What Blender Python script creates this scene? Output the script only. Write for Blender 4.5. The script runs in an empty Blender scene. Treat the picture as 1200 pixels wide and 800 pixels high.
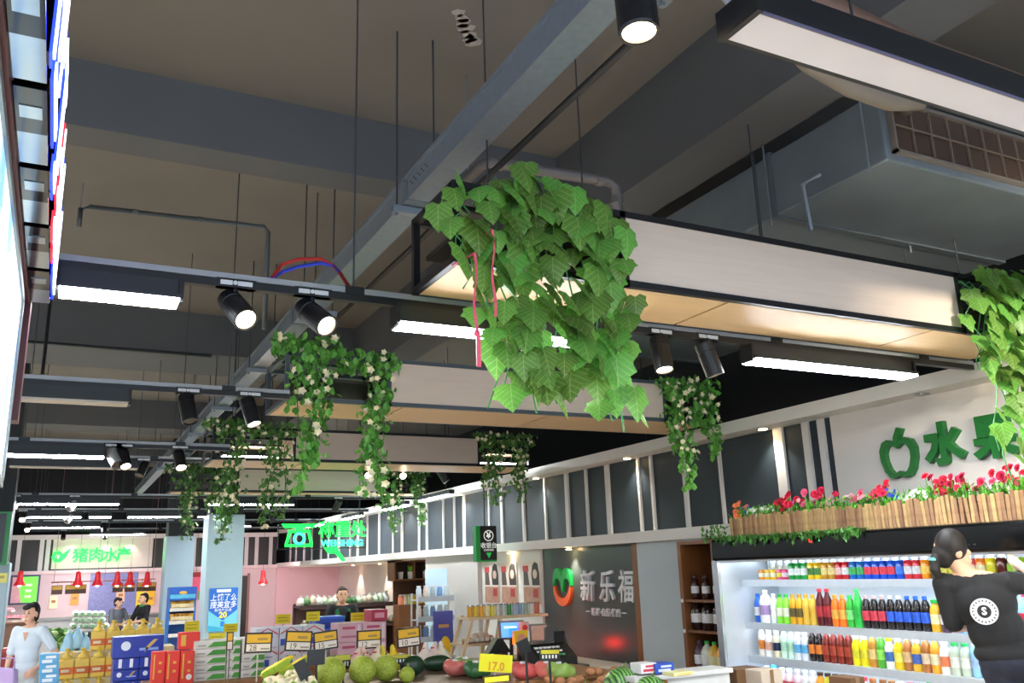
import bpy, bmesh, math, random
from mathutils import Vector, Matrix, noise
R = math.radians
sc = bpy.context.scene
C = sc.collection
rnd = random.Random(7)

# ---------------------------------------------------------------- camera, world, exposure
YAW, PITCH, ROLL, FPX, H = R(27.47), R(14.6), R(-1.88), 1017.0, 1.70
_f = Vector((math.sin(YAW)*math.cos(PITCH), math.cos(YAW)*math.cos(PITCH), math.sin(PITCH)))
_r0 = Vector((math.cos(YAW), -math.sin(YAW), 0)); _u0 = _r0.cross(_f)
_r = math.cos(ROLL)*_r0 + math.sin(ROLL)*_u0
_u = -math.sin(ROLL)*_r0 + math.cos(ROLL)*_u0
cam = bpy.data.objects.new('camera', bpy.data.cameras.new('camera')); C.objects.link(cam)
cam.matrix_world = Matrix(((_r.x, _u.x, -_f.x, 0), (_r.y, _u.y, -_f.y, 0), (_r.z, _u.z, -_f.z, H), (0, 0, 0, 1)))
cam.data.sensor_width = 36; cam.data.lens = 36*FPX/1200; cam.data.clip_start = .05; cam.data.clip_end = 200
sc.camera = cam
w = bpy.data.worlds.new('daylight'); sc.world = w; w.use_nodes = True
w.node_tree.nodes['Background'].inputs[0].default_value = (.62, .78, 1, 1)
w.node_tree.nodes['Background'].inputs[1].default_value = 1.3
sc.view_settings.view_transform = 'Standard'; sc.view_settings.look = 'None'
sc.view_settings.exposure = 0.95; sc.view_settings.gamma = 1.0; sc.view_settings.use_curve_mapping = False
sc.cycles.use_denoising = True; sc.cycles.max_bounces = 8; sc.cycles.sample_clamp_indirect = 4.0
STRIP_POWER, SPOT_POWER = 56.0, 45.0

def ray(px, py): return ((px-600)*_r + (400-py)*_u + FPX*_f)/FPX
def atY(px, py, Y): d = ray(px, py); return Vector((0, 0, H)) + d*(Y/d.y)
def atX(px, py, X): d = ray(px, py); return Vector((0, 0, H)) + d*(X/d.x)

# ---------------------------------------------------------------- materials
def lin(c):
    if isinstance(c, str):
        c = [int(c[i:i+2], 16)/255 for i in (0, 2, 4)]
        c = [x/12.92 if x <= .04045 else ((x+.055)/1.055)**2.4 for x in c]
    return (c[0], c[1], c[2], 1)
_M = {}
def M(col, rough=.5, metal=0., var=.12, scale=9., bump=0., emit=0., trans=0., key=None, stretch=None, ior=1.45, rand=0.):
    k = (str(col), rough, metal, var, scale, bump, emit, trans, stretch, rand)
    if k in _M: return _M[k]
    m = bpy.data.materials.new('m_%d' % len(_M)); m.use_nodes = True; nt = m.node_tree; N = nt.nodes; L = nt.links
    b = N['Principled BSDF']; c = lin(col)
    b.inputs['Roughness'].default_value = rough; b.inputs['Metallic'].default_value = metal
    b.inputs['Base Color'].default_value = c
    if var or bump:
        tc = N.new('ShaderNodeTexCoord'); nz = N.new('ShaderNodeTexNoise'); nz.inputs['Scale'].default_value = scale
        nz.inputs['Detail'].default_value = 4
        if stretch:
            mp = N.new('ShaderNodeMapping'); mp.inputs['Scale'].default_value = stretch
            L.new(tc.outputs['Object'], mp.inputs[0]); L.new(mp.outputs[0], nz.inputs[0])
        else: L.new(tc.outputs['Object'], nz.inputs[0])
        if var:
            mx = N.new('ShaderNodeMix'); mx.data_type = 'RGBA'
            mx.inputs[6].default_value = tuple(x*(1-var) for x in c[:3])+(1,)
            mx.inputs[7].default_value = tuple(min(1, x*(1+var)) for x in c[:3])+(1,)
            L.new(nz.outputs[0], mx.inputs[0]); out = mx.outputs[2]
            if rand:
                oi = N.new('ShaderNodeObjectInfo'); hs = N.new('ShaderNodeHueSaturation')
                mr = N.new('ShaderNodeMapRange'); mr.inputs[3].default_value = 1-rand; mr.inputs[4].default_value = 1+rand
                mh = N.new('ShaderNodeMapRange'); mh.inputs[3].default_value = .5-rand*.06; mh.inputs[4].default_value = .5+rand*.06
                L.new(oi.outputs['Random'], mr.inputs[0]); L.new(oi.outputs['Random'], mh.inputs[0])
                L.new(mr.outputs[0], hs.inputs['Value']); L.new(mh.outputs[0], hs.inputs['Hue'])
                L.new(out, hs.inputs['Color']); out = hs.outputs[0]
            L.new(out, b.inputs['Base Color'])
        if bump:
            bp = N.new('ShaderNodeBump'); bp.inputs['Strength'].default_value = bump; bp.inputs['Distance'].default_value = .02
            L.new(nz.outputs[0], bp.inputs['Height']); L.new(bp.outputs[0], b.inputs['Normal'])
    if emit:
        b.inputs['Emission Color'].default_value = c; b.inputs['Emission Strength'].default_value = emit
    if trans: b.inputs['Transmission Weight'].default_value = trans; b.inputs['IOR'].default_value = ior
    _M[k] = m
    return m
BLACK = M('15171a', .35); BLACKM = M('0e0f11', .55); WHITE = M('e9e6e0', .5, var=.04); CHROME = M('b8bcc0', .25, 1., .05)
STRIP = M('f2f8ff', emit=STRIP_POWER, var=0); WARM = M('ffd9a0', emit=22., var=0)
WOODW = M('dccbbd', .45, var=.09, scale=3.5, stretch=(1, 8, 22)); WOODT = M('d9b98d', .5, var=.1, scale=3, stretch=(1, 9, 9))
CONC = M('595b5e', .8, var=.14, scale=1.6, bump=.15); GALV = M('8b96a0', .42, .55, .22, 5.)
IVY = M('5fa63a', .38, var=.3, scale=14, rand=.22); LEAFD = M('3a6f24', .5, var=.3, scale=30, rand=.15)

# ---------------------------------------------------------------- mesh helpers
ORG = {}
class MB:
    def __init__(s): s.v = []; s.f = []; s.m = []; s.cur = 0
    def add(s, vs, fs):
        o = len(s.v); s.v += [Vector(p) for p in vs]; s.f += [tuple(i+o for i in q) for q in fs]; s.m += [s.cur]*len(fs); return s
    def box(s, a, b, mtx=None):
        (x0, y0, z0), (x1, y1, z1) = a, b
        vs = [(x0,y0,z0),(x1,y0,z0),(x1,y1,z0),(x0,y1,z0),(x0,y0,z1),(x1,y0,z1),(x1,y1,z1),(x0,y1,z1)]
        if mtx: vs = [mtx @ Vector(p) for p in vs]
        return s.add(vs, [(3,2,1,0),(4,5,6,7),(0,1,5,4),(1,2,6,5),(2,3,7,6),(3,0,4,7)])
    def tube(s, pts, r, n=8, caps=True):
        pts = [Vector(p) for p in pts]; rs = r if isinstance(r, (list, tuple)) else [r]*len(pts); vs = []
        for i, p in enumerate(pts):
            t = (pts[min(i+1, len(pts)-1)]-pts[max(i-1, 0)]).normalized()
            a = Vector((0, 0, 1)) if abs(t.z) < .9 else Vector((1, 0, 0))
            e1 = t.cross(a).normalized(); e2 = t.cross(e1)
            for k in range(n):
                an = 2*math.pi*k/n; vs.append(p + rs[i]*(math.cos(an)*e1 + math.sin(an)*e2))
        fs = [(i*n+k, i*n+(k+1) % n, (i+1)*n+(k+1) % n, (i+1)*n+k) for i in range(len(pts)-1) for k in range(n)]
        if caps: fs += [tuple(range(n-1, -1, -1)), tuple((len(pts)-1)*n+k for k in range(n))]
        return s.add(vs, fs)
    def lathe(s, prof, o=(0, 0, 0), n=12, mtx=None, sx=1, sy=1, caps=True):
        vs = []
        for r, z in prof:
            for k in range(n):
                a = 2*math.pi*k/n; p = Vector((r*sx*math.cos(a), r*sy*math.sin(a), z))
                vs.append((mtx @ p if mtx else p) + Vector(o))
        m = len(prof)
        fs = [(i*n+k, i*n+(k+1) % n, (i+1)*n+(k+1) % n, (i+1)*n+k) for i in range(m-1) for k in range(n)]
        if caps: fs += [tuple(range(n-1, -1, -1)), tuple((m-1)*n+k for k in range(n))]
        return s.add(vs, fs)
    def prism(s, poly, mtx, d):          # poly in local xy, extruded 0..d along local z
        n = len(poly)
        vs = [mtx @ Vector((x, y, 0)) for x, y in poly] + [mtx @ Vector((x, y, d)) for x, y in poly]
        return s.add(vs, [tuple(range(n-1, -1, -1)), tuple(range(n, 2*n))] + [(i, (i+1) % n, n+(i+1) % n, n+i) for i in range(n)])
    def ball(s, c, r, n=8, m=6, sc3=(1, 1, 1), mtx=None):
        prof = [(max(1e-4, math.sin(math.pi*i/m)*r), -math.cos(math.pi*i/m)*r) for i in range(m+1)]
        vs = []
        for rr, z in prof:
            for k in range(n):
                a = 2*math.pi*k/n; p = Vector((rr*math.cos(a)*sc3[0], rr*math.sin(a)*sc3[1], z*sc3[2]))
                vs.append((mtx @ p if mtx else p)+Vector(c))
        return s.add(vs, [(i*n+k, i*n+(k+1) % n, (i+1)*n+(k+1) % n, (i+1)*n+k) for i in range(m) for k in range(n)])
    def build(s, name, mat, parent=None, smooth=False, loc=None, bevel=0):
        o = Vector(ORG[parent.name]) if parent else Vector(loc or (0, 0, 0))
        me = bpy.data.meshes.new(name); me.from_pydata([p-o for p in s.v], [], s.f)
        mats = mat if isinstance(mat, (list, tuple)) else [mat]
        for q in mats: me.materials.append(q)
        if len(mats) > 1: me.polygons.foreach_set('material_index', s.m)
        if bevel:
            bm = bmesh.new(); bm.from_mesh(me)
            bmesh.ops.bevel(bm, geom=[e for e in bm.edges], offset=bevel, segments=2, affect='EDGES', profile=.5, clamp_overlap=True); bm.to_mesh(me); bm.free()
        if smooth: me.shade_smooth() if hasattr(me, 'shade_smooth') else None
        me.update()
        ob = bpy.data.objects.new(name, me); C.objects.link(ob)
        if parent: ob.parent = parent
        else: ob.location = o
        ORG[ob.name] = tuple(o)
        return ob
def tag(o, label=None, cat=None, group=None, kind=None):
    if label: o['label'] = label
    if cat: o['category'] = cat
    if group: o['group'] = group
    if kind: o['kind'] = kind
    return o
def thing(name, label, cat, loc=(0, 0, 0), group=None):
    o = bpy.data.objects.new(name, None); C.objects.link(o); o.location = loc; o.empty_display_size = .1
    ORG[o.name] = tuple(loc); return tag(o, label, cat, group)
def struct(name, mb, mat, bevel=0): return tag(mb.build(name, mat, bevel=bevel), kind='structure')
def bx(a, b, mtx=None): return MB().box(a, b, mtx)
def dup(o, loc=None, rot=None, label=None, group=None, parent=None):
    c = o.copy(); C.objects.link(c)
    if parent: c.parent = parent
    if loc is not None: c.location = loc; ORG[c.name] = tuple(loc)
    if rot is not None: c.rotation_euler = rot
    if label: c['label'] = label
    if group: c['group'] = group
    for ch in list(o.children): dup(ch, parent=c)
    return c
def piece(name, mesh, parent, mtx, mat=None):       # an alike piece that shares its mesh
    o = bpy.data.objects.new(name, mesh); C.objects.link(o); o.parent = parent; o.matrix_local = mtx; return o
ORD = 'zeroth first second third fourth fifth sixth seventh eighth ninth tenth eleventh twelfth thirteenth fourteenth fifteenth sixteenth seventeenth eighteenth nineteenth twentieth'.split()
def nth(i):
    if i <= 20: return ORD[i]
    t = {2: 'twenty', 3: 'thirty', 4: 'forty'}[i//10]
    return t + '-' + ORD[i % 10] if i % 10 else {'twenty': 'twentieth', 'thirty': 'thirtieth', 'forty': 'fortieth'}[t]
# facing matrices: local x = text right, local y = up, local z = towards the viewer
def face_mx(o, right, up):
    r_ = Vector(right).normalized(); u_ = Vector(up).normalized(); n_ = r_.cross(u_)
    return Matrix(((r_.x, u_.x, n_.x, o[0]), (r_.y, u_.y, n_.y, o[1]), (r_.z, u_.z, n_.z, o[2]), (0, 0, 0, 1)))
FWD = ((1, 0, 0), (0, 0, 1))          # reads from -Y
LFT = ((0, -1, 0), (0, 0, 1))         # reads from -X
def text(body, size, mat, mx, parent, name='lettering', depth=.004, bold=0., align='CENTER', sx=1., shear=0.):
    c = bpy.data.curves.new(name, 'FONT'); c.body = body; c.size = size; c.extrude = depth/2; c.offset = bold; c.shear = shear
    c.align_x = align; c.align_y = 'CENTER'; c.resolution_u = 2
    o = bpy.data.objects.new(name, c); C.objects.link(o)
    me = bpy.data.meshes.new_from_object(o.evaluated_get(bpy.context.evaluated_depsgraph_get()))
    bpy.data.objects.remove(o); me.materials.clear(); me.materials.append(mat)
    me.transform(mx @ Matrix.Translation((0, 0, depth/2)) @ Matrix.Diagonal((sx, 1, 1, 1)))
    if parent: me.transform(Matrix.Translation(-Vector(ORG[parent.name])))
    ob = bpy.data.objects.new(name, me); C.objects.link(ob)
    if parent: ob.parent = parent; ORG[ob.name] = ORG[parent.name]
    return ob
def blob(name, mat, parent, parts, voxel=.01, smooth=4, loc=None):   # one continuous surface from tapered limbs
    mb = MB()
    for p in parts:
        if p[0] == 'l':                       # limb: points, radii
            pts = [Vector(q) for q in p[1]]; rs = p[2]
            for i in range(len(pts)-1):
                n = max(2, int((pts[i+1]-pts[i]).length/(min(rs[i], rs[i+1])*.5)))
                n = min(n, 14)
                for k in range(n+1):
                    t = k/n; mb.ball(pts[i].lerp(pts[i+1], t), rs[i]*(1-t)+rs[i+1]*t, 10, 8)
        else: mb.ball(p[1], 1., 16, 12, p[2], p[3] if len(p) > 3 else None)      # ellipsoid: centre, radii
    tmp = mb.build('tmp', mat, loc=(0, 0, 0))
    m = tmp.modifiers.new('r', 'REMESH'); m.mode = 'VOXEL'; m.voxel_size = voxel
    s = tmp.modifiers.new('s', 'SMOOTH'); s.factor = .5; s.iterations = smooth
    me = bpy.data.meshes.new_from_object(tmp.evaluated_get(bpy.context.evaluated_depsgraph_get()))
    bpy.data.objects.remove(tmp); ORG.pop('tmp', None)
    me.materials.clear(); me.materials.append(mat); me.shade_smooth()
    o = Vector(ORG[parent.name]) if parent else Vector(loc or (0, 0, 0))
    me.transform(Matrix.Translation(-o)); me.name = name
    ob = bpy.data.objects.new(name, me); C.objects.link(ob)
    if parent: ob.parent = parent
    else: ob.location = o
    ORG[ob.name] = tuple(o); return ob
def lamp(name, kind, loc, energy, col, parent=None, size=.05, aim=None, angle=70, blend=.6):
    d = bpy.data.lights.new(name, kind); d.energy = energy; d.color = col
    if kind == 'SPOT': d.spot_size = R(angle); d.spot_blend = blend; d.shadow_soft_size = size
    elif kind == 'AREA': d.size = size
    else: d.shadow_soft_size = size
    o = bpy.data.objects.new(name, d); C.objects.link(o)
    loc = Vector(loc); p = Vector(ORG[parent.name]) if parent else Vector((0, 0, 0))
    if parent: o.parent = parent
    o.location = loc-p
    if aim is not None: o.rotation_euler = (Vector(aim)-loc).to_track_quat('-Z', 'Y').to_euler()
    return o

# ================================================================ STRUCTURE
struct('floor', bx((-9, -5, -.1), (7.6, 24.2, 0)), M('dccbb0', .3, var=.06, scale=2))
struct('ceiling', bx((-9, -5, 4.5), (7.6, 24.2, 4.6)), M('74706b', .85, var=.16, scale=1.2, bump=.12))
struct('wall_left', bx((-9.1, -5, 0), (-9, 24.2, 4.5)), M('55585a', .8))
struct('wall_right', bx((7.5, -5, 0), (7.6, 24.2, 4.5)), M('1b1d20', .85))
struct('wall_back', bx((-9, 24.1, 0), (7.5, 24.2, 4.5)), M('202326', .85))
n = 0
for a, b in (((-9, 4.84, 4.1), (2.92, 5.1, 4.5)), ((-9, 9.65, 4.05), (2.92, 10.7, 4.5)), ((-9, 14.9, 4.05), (2.92, 15.6, 4.5)), ((-9, 19.6, 4.05), (2.92, 20.2, 4.5)),
             ((2.92, -5, 3.91), (3.28, 24.1, 4.5))):
    n += 1; struct('trim_%d' % n, bx(a, b), CONC)
# patch of bare plaster on the ceiling
p = atY(545, 35, 1); d = ray(545, 35)*((4.5-H)/ray(545, 35).z); c0 = Vector((0, 0, H))+d
mb = MB()
for i in range(7):
    a = rnd.uniform(0, 6.28); q = c0+Vector((.03*i-.09, .035*i-.12, -.002))
    mb.prism([(math.cos(k*.785)*rnd.uniform(.025, .06), math.sin(k*.785)*rnd.uniform(.025, .06)) for k in range(8)], Matrix.Translation(q), .003)
tag(mb.build('plaster_patch', M('a9a3a0', .9), loc=c0), 'pale flaked patch on the bare ceiling near the cable tray', 'patch')

# -------- right shop front: fascia, cornice, ledge and the walls under it
DARKP = M('26323a', .6, var=.1, scale=2); STRIPW = M('d8d5d2', .5, var=.04)
struct('wall_right_fascia', bx((5.22, 4.76, 2.0), (5.32, 23, 2.76)), DARKP)
struct('wall_right_sign_board', bx((5.2, -1, 2.0), (5.32, 4.76, 2.76)), M('dcd5cf', .45, var=.05, scale=2.5, stretch=(1, 2, 26)))
struct('trim_6', bx((5.0, -1, 2.745), (5.34, 23, 2.845)), WHITE)          # cornice
struct('trim_7', bx((5.0, 5.55, 1.9), (5.32, 23, 2.0)), WHITE)            # ledge
sy = [(5.3, .085, .09), (5.02, .06, .05), (4.86, .05, .05), (6.06, .025, .03), (6.58, .035, .04)]
sy = [(5.32, .10), (5.02, .065), (4.86, .06), (6.07, .03), (6.58, .05), (7.1, .035), (7.32, .035), (7.9, .07), (8.33, .035), (8.76, .07), (9.28, .035),
      (9.85, .05), (10.46, .07), (10.85, .035), (11.7, .06), (12.05, .035), (12.47, .035), (13.15, .05), (13.5, .04), (14.3, .07), (14.75, .04), (15.5, .06),
      (16.2, .05), (16.8, .09), (17.3, .05), (18.1, .09), (18.9, .05), (19.5, .1), (20.3, .06), (21, .1), (21.8, .06), (22.4, .1)]
fas = bpy.data.objects['wall_right_fascia']
for y, wd in sy:
    bx((5.195, y-wd/2, 2.0), (5.22, y+wd/2, 2.745)).build('fascia_strip', STRIPW, fas)
for y, on in ((3.85, 0), (5.38, 1), (7.35, 1), (9.3, 1), (11.6, 1), (13.9, 1), (16.6, 1)):
    t = thing('recessed_downlight', 'round recessed downlight in the white cornice, %s' % ('unlit, above the green apple emblem' if not on else '%s lit one from the apple sign' % nth((5.38, 7.35, 9.3, 11.6, 13.9, 16.6).index(y)+1)), 'downlight', (5.1, y, 2.745), 'cornice downlights')
    MB().lathe([(.045, -.006), (.05, -.006), (.05, .002), (.045, .002)], (5.1, y, 2.745), 16).build('ring', CHROME, t)
    MB().lathe([(.036, -.009), (.036, -.006)], (5.1, y, 2.745), 14).build('lens', WARM if on else M('8d8a86', .3), t)
    if on: lamp('beam', 'SPOT', (5.1, y, 2.725), 13, (1, .93, .8), t, .03, (5.2, y, 2.0), 100, .8)
# lower right walls
struct('wall_right_panel', bx((5.15, 7.38, 0), (5.35, 9.3, 1.9)), M('545c59', .24, var=.05, scale=2))
struct('trim_8', bx((5.1, 7.26, 0), (5.35, 7.38, 1.9)), M('8a5a2c', .45, var=.2, scale=4, stretch=(6, 6, .6)))
struct('wall_right_pillar', bx((5.08, 6.2, 0), (5.35, 7.26, 1.9)), M('c3ced1', .5, var=.04))
struct('wall_right_gap', bx((5.3, -1, 0), (5.4, 6.2, 2.0)), M('8d999c', .5, var=.04))
struct('wall_right_posters', bx((5.12, 9.3, 0), (5.5, 10.95, 1.9)), M('e3e1dc', .5, var=.03))
struct('wall_right_pier', bx((5.06, 10.95, 0), (5.5, 12.85, 1.9)), M('b9b4ad', .5, var=.03))
bx((5.052, 12.0, 0), (5.06, 12.85, 1.72)).build('door_panel', M('b4cfdd', .5, var=.03), bpy.data.objects['wall_right_pier'])
struct('wall_right_recess', bx((6.6, 12.85, 0), (6.7, 23, 1.9)), M('d9d2cd', .55, var=.03))
struct('wall_right_recess_end', bx((5.0, 22.9, 0), (6.7, 23.0, 1.9)), M('e3bcc4', .55, var=.03))
struct('trim_9', bx((5.3, 9.3, 1.88), (6.7, 23, 1.9)), WHITE)             # soffit of the recess
for i, y in enumerate((8.55, 10.0, 15, 17, 19, 21)):
    x = 5.07 if i < 2 else 6.4
    t = thing('soffit_spot', 'small lit downlight under the white ledge, %s along from the wooden bookcase' % nth(i+1), 'downlight', (x, y, 1.88), 'downlights under the ledge')
    MB().lathe([(.03, -.006), (.034, 0)], (x, y, 1.88), 12).build('lens', WARM, t)
    lamp('beam', 'SPOT', (x, y, 1.86), 22 if i > 1 else 14, (1, .9, .75), t, .02, (x+.06 if i < 2 else x+.14, y, 1.0), 75, .7)
# -------- back of the hall
bk = 23.0
struct('wall_back_sign_board', bx((-.08, bk-.04, 2.0), (2.05, bk+.1, 2.66)), M('d9cdc2', .5, var=.03))
struct('wall_back_fascia', bx((-6, bk, 1.95), (5.0, bk+.1, 2.66)), M('2b2a29', .5))
fb = bpy.data.objects['wall_back_fascia']
for x in (-1.2, -.8, -.35, -.22, 2.35, 2.52, 2.95, 3.2, 3.4, 3.72, 3.95, 4.2, 4.45, 4.8): bx((x, bk-.02, 1.95), (x+.09, bk, 2.66)).build('fascia_strip', STRIPW, fb)
struct('trim_10', bx((-6, bk-.18, 2.66), (5.0, bk+.1, 2.76)), WHITE)
struct('trim_11', bx((-6, bk-.14, 1.9), (5.0, bk+.1, 1.97)), M('e6cfd0', .5))
struct('wall_back_lower', bx((-6, bk, 0), (5.0, bk+.1, 1.9)), M('d8bfc4', .5, var=.03))
bx((.75, bk-.015, .9), (1.78, bk, 1.88)).build('purple_tile_panel', M('7d80b4', .4, var=.35, scale=26), bpy.data.objects['wall_back_lower'])
d1 = struct('door_1', bx((3.42, bk-.03, 0), (4.3, bk, 1.72)), M('241f1d', .5)); 
bx((3.36, bk-.04, 0), (3.42, bk, 1.78)).build('door_frame', M('8d6f66', .5), d1); bx((4.3, bk-.04, 0), (4.36, bk, 1.78)).build('door_frame', M('8d6f66', .5), d1)
for i, x in enumerate((.3, 1.05, 1.55)):
    lamp('wash_light_%d' % i, 'SPOT', (x, bk-.25, 2.64), 5, (1, .88, .7), None, .03, (x, bk, 2.1), 80, .7)
# -------- columns
def column(x0, x1, y0, y1, z, nm):
    o = struct(nm, bx((x0, y0, z), (x1, y1, 4.5)), M('22272b', .7))
    bx((x0-.03, y0-.03, 0), (x1+.03, y1+.03, z)).build('cladding', M('9fb6c2', .4, var=.04), o, bevel=.012); return o
column(2.11, 2.6, 14.5, 15.0, 2.66, 'pillar_near'); column(1.97, 2.45, 19, 19.5, 2.53, 'pillar_far'); column(-1.0, -.5, 12, 12.5, 1.95, 'pillar_entrance')

# ================================================================ SERVICES UNDER THE CEILING
t = thing('cable_tray', 'long galvanised steel cable trunking running from overhead into the depth of the hall', 'cable tray', (1.475, 0, 3.5))
for y0 in (-1, 1.42, 3.84, 6.26, 8.68, 11.1, 13.5, 16, 18.5):
    mb = MB().box((1.41, y0, 3.5), (1.54, y0+2.4, 3.625)); mb.box((1.402, y0, 3.612), (1.548, y0+2.4, 3.632)).build('trunking', M('7f8b96', .45, .35, .16, 30.), t)
    bx((1.405, y0+2.37, 3.495), (1.545, y0+2.43, 3.60)).build('joint_plate', M('76818c', .45, .4, .2, 20.), t)
    mb = MB()
    for k in range(10): mb.lathe([(.003, 0), (.003, .004)], (1.409, y0+2.1+.025*k, 3.555+.02*(k % 2)), 6, Matrix.Rotation(R(-90), 3, 'Y'))
    o = mb.build('punched_holes', BLACKM, t)
for i, y in enumerate((1.93, 3.88, 5.8, 7.75, 9.7, 11.6, 13.5, 15.5)):
    b = thing('tray_hanger', 'threaded-rod hanger with a steel channel under the cable tray, %s from the front' % nth(i+1), 'hanger', (1.475, y, 3.49), 'cable tray hangers')
    mb = MB().box((1.36, y-.02, 3.455), (1.62, y+.02, 3.462)); mb.box((1.36, y-.02, 3.462), (1.62, y-.014, 3.492)); mb.box((1.36, y+.014, 3.462), (1.62, y+.02, 3.492)); mb.build('channel', GALV, b)
    for x in (1.385, 1.59): MB().tube([(x, y, 3.44), (x, y, 4.5)], .005, 6).build('rod', M('4a4d50', .5, .5), b); MB().lathe([(.011, 0), (.011, .012)], (x, y, 3.437), 6).build('nut', GALV, b)
# round pipes
def pipe(label, pts, r, mat=GALV, straps=()):
    t = thing('pipe', label, 'pipe', pts[0]); q = Vector(pts[0]).lerp(Vector(pts[1]), .5); MB().tube([q, (q.x, q.y, 4.52)], .004, 5).build('hanger_strap', GALV, t); MB().tube(pts, r, 10).build('tube', mat, t, smooth=True)
    for q, ax in straps: MB().tube([Vector(q)-Vector(ax)*.02, Vector(q)+Vector(ax)*.02], r*1.2, 10).build('coupling', mat, t)
    return t
pipe('grey drain pipe with two elbows above the big ivy', [(1.9, 4.3, 3.85), (1.9, 3.95, 3.85), (1.93, 3.9, 3.85), (2.66, 3.85, 3.85), (2.72, 3.85, 3.82), (2.72, 3.85, 3.2)], .032, M('75706f', .5, .2), [((1.98, 3.897, 3.85), (1, 0, 0)), ((2.6, 3.854, 3.85), (1, 0, 0)), ((2.72, 3.85, 3.74), (0, 0, 1))])
pipe('thin conduit with a sprinkler drop on the ceiling beside the lit letters', [(-.06, 6.55, 4.16), (-.06, 6.55, 4.3), (0, 6.54, 4.32), (1.22, 6.45, 4.32), (1.25, 6.45, 4.28), (1.25, 6.45, 3.5)], .018, M('5d6468', .5, .3), [((.3, 6.515, 4.32), (1, 0, 0)), ((.75, 6.485, 4.32), (1, 0, 0))])
pipe('dark conduit strapped along the underside of the second ceiling beam', [(-1.2, 9.5, 3.75), (-1.2, 9.5, 4.0), (1.3, 9.5, 4.0)], .02, M('3d4246', .5))
pipe('thin black conduit running beside the cable tray', [(1.78, 2.2, 3.62), (1.78, 18, 3.62)], .016, M('2a2725', .5))
pipe('grey flexible hose looped at the end of the near light box', [(1.27, 1.33, 3.1), (1.275, 1.31, 2.97), (1.30, 1.3, 2.93), (1.34, 1.3, 2.92), (1.38, 1.3, 2.94), (1.41, 1.31, 3.0), (1.42, 1.4, 3.3), (1.42, 1.4, 4.5)], .019, M('9aa0a8', .5, .2))
pipe('copper toned insulated pipe lying above the near light box', [(1.2, 1.62, 3.36), (1.8, 1.6, 3.34), (2.05, 1.6, 3.30), (2.3, 1.6, 3.27), (2.86, 1.6, 3.27), (3.8, 1.6, 3.27)], .05, M('6a5044', .6))
pipe('pale insulated bend between the near light box and the air duct', [(2.35, 2.2, 3.8), (2.54, 2.2, 3.65), (2.78, 2.2, 3.59), (3.0, 2.2, 3.58), (3.21, 2.22, 3.64), (3.4, 2.3, 3.8), (3.5, 2.55, 3.8)], .05, M('837b72', .6))
for k, (col, dz) in enumerate((('1f3fd0', 0), ('c02a2a', .035))):
    mb = MB().tube([(.64, 3.4, 2.83), (.70, 3.5, 2.9), (.76, 3.6, 2.965+dz), (.83, 3.6, 3.0+dz), (.93, 3.6, 3.03+dz*.6), (.98, 3.58, 3.02), (.99, 3.5, 2.96), (1.0, 3.36, 2.84)], .008, 6)
    tag(mb.build('cable', M(col, .4), loc=(.64, 3.4, 2.83)), '%s cable arching over the first lamp track beside the cable tray' % ('blue' if not k else 'red'), 'cable')
# air duct with grille
t = thing('air_duct', 'large sheet metal air duct with a square wire grille at its end', 'duct', (4.1, 2.5, 3.5))
DUCT = M('77828a', .45, .3, .22, 3.)
for y0, y1 in ((2.5, 3.25), (3.26, 4.6), (4.61, 6.2)):
    bx((3.32, y0, 3.5), (5.25, y1, 3.86 if y0 < 4 else 3.8)).build('duct_section', DUCT, t, bevel=.01)
    bx((3.31, y1-.03, 3.49), (5.26, y1+.02, 3.875)).build('flange', M('6d777e', .45, .4, .2, 8.), t)
mb = MB().box((3.36, 2.47, 3.54), (4.86, 2.5, 3.555)); mb.box((3.36, 2.47, 3.81), (4.86, 2.5, 3.825)); mb.box((3.36, 2.47, 3.54), (3.375, 2.5, 3.825)); mb.box((4.845, 2.47, 3.54), (4.86, 2.5, 3.825)); mb.build('grille_frame', M('8a8078', .5, .3), t)
bx((3.37, 2.49, 3.55), (4.85, 2.499, 3.81)).build('grille_backing', M('4c3a30', .8), t)
for k in range(1, 11): bx((3.37+.135*k, 2.475, 3.55), (3.376+.135*k, 2.488, 3.815)).build('grille_wire', M('8a7a6c', .5, .2), t)
bx((3.37, 2.47, 3.68), (4.85, 2.48, 3.686)).build('grille_wire', M('8a7a6c', .5, .2), t)
for x, y in ((3.5, 3.25), (4.6, 3.25), (3.5, 4.6), (3.45, 2.55)): MB().tube([(x-.2, y, 3.45), (x-.2, y, 4.5)], .005, 6).build('hanger_rod', GALV, t)
mb = MB().tube([(3.32, 2.9, 3.6), (3.24, 2.95, 3.55), (3.26, 2.95, 3.3)], .012, 6); mb.build('bracket', GALV, t)
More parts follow.
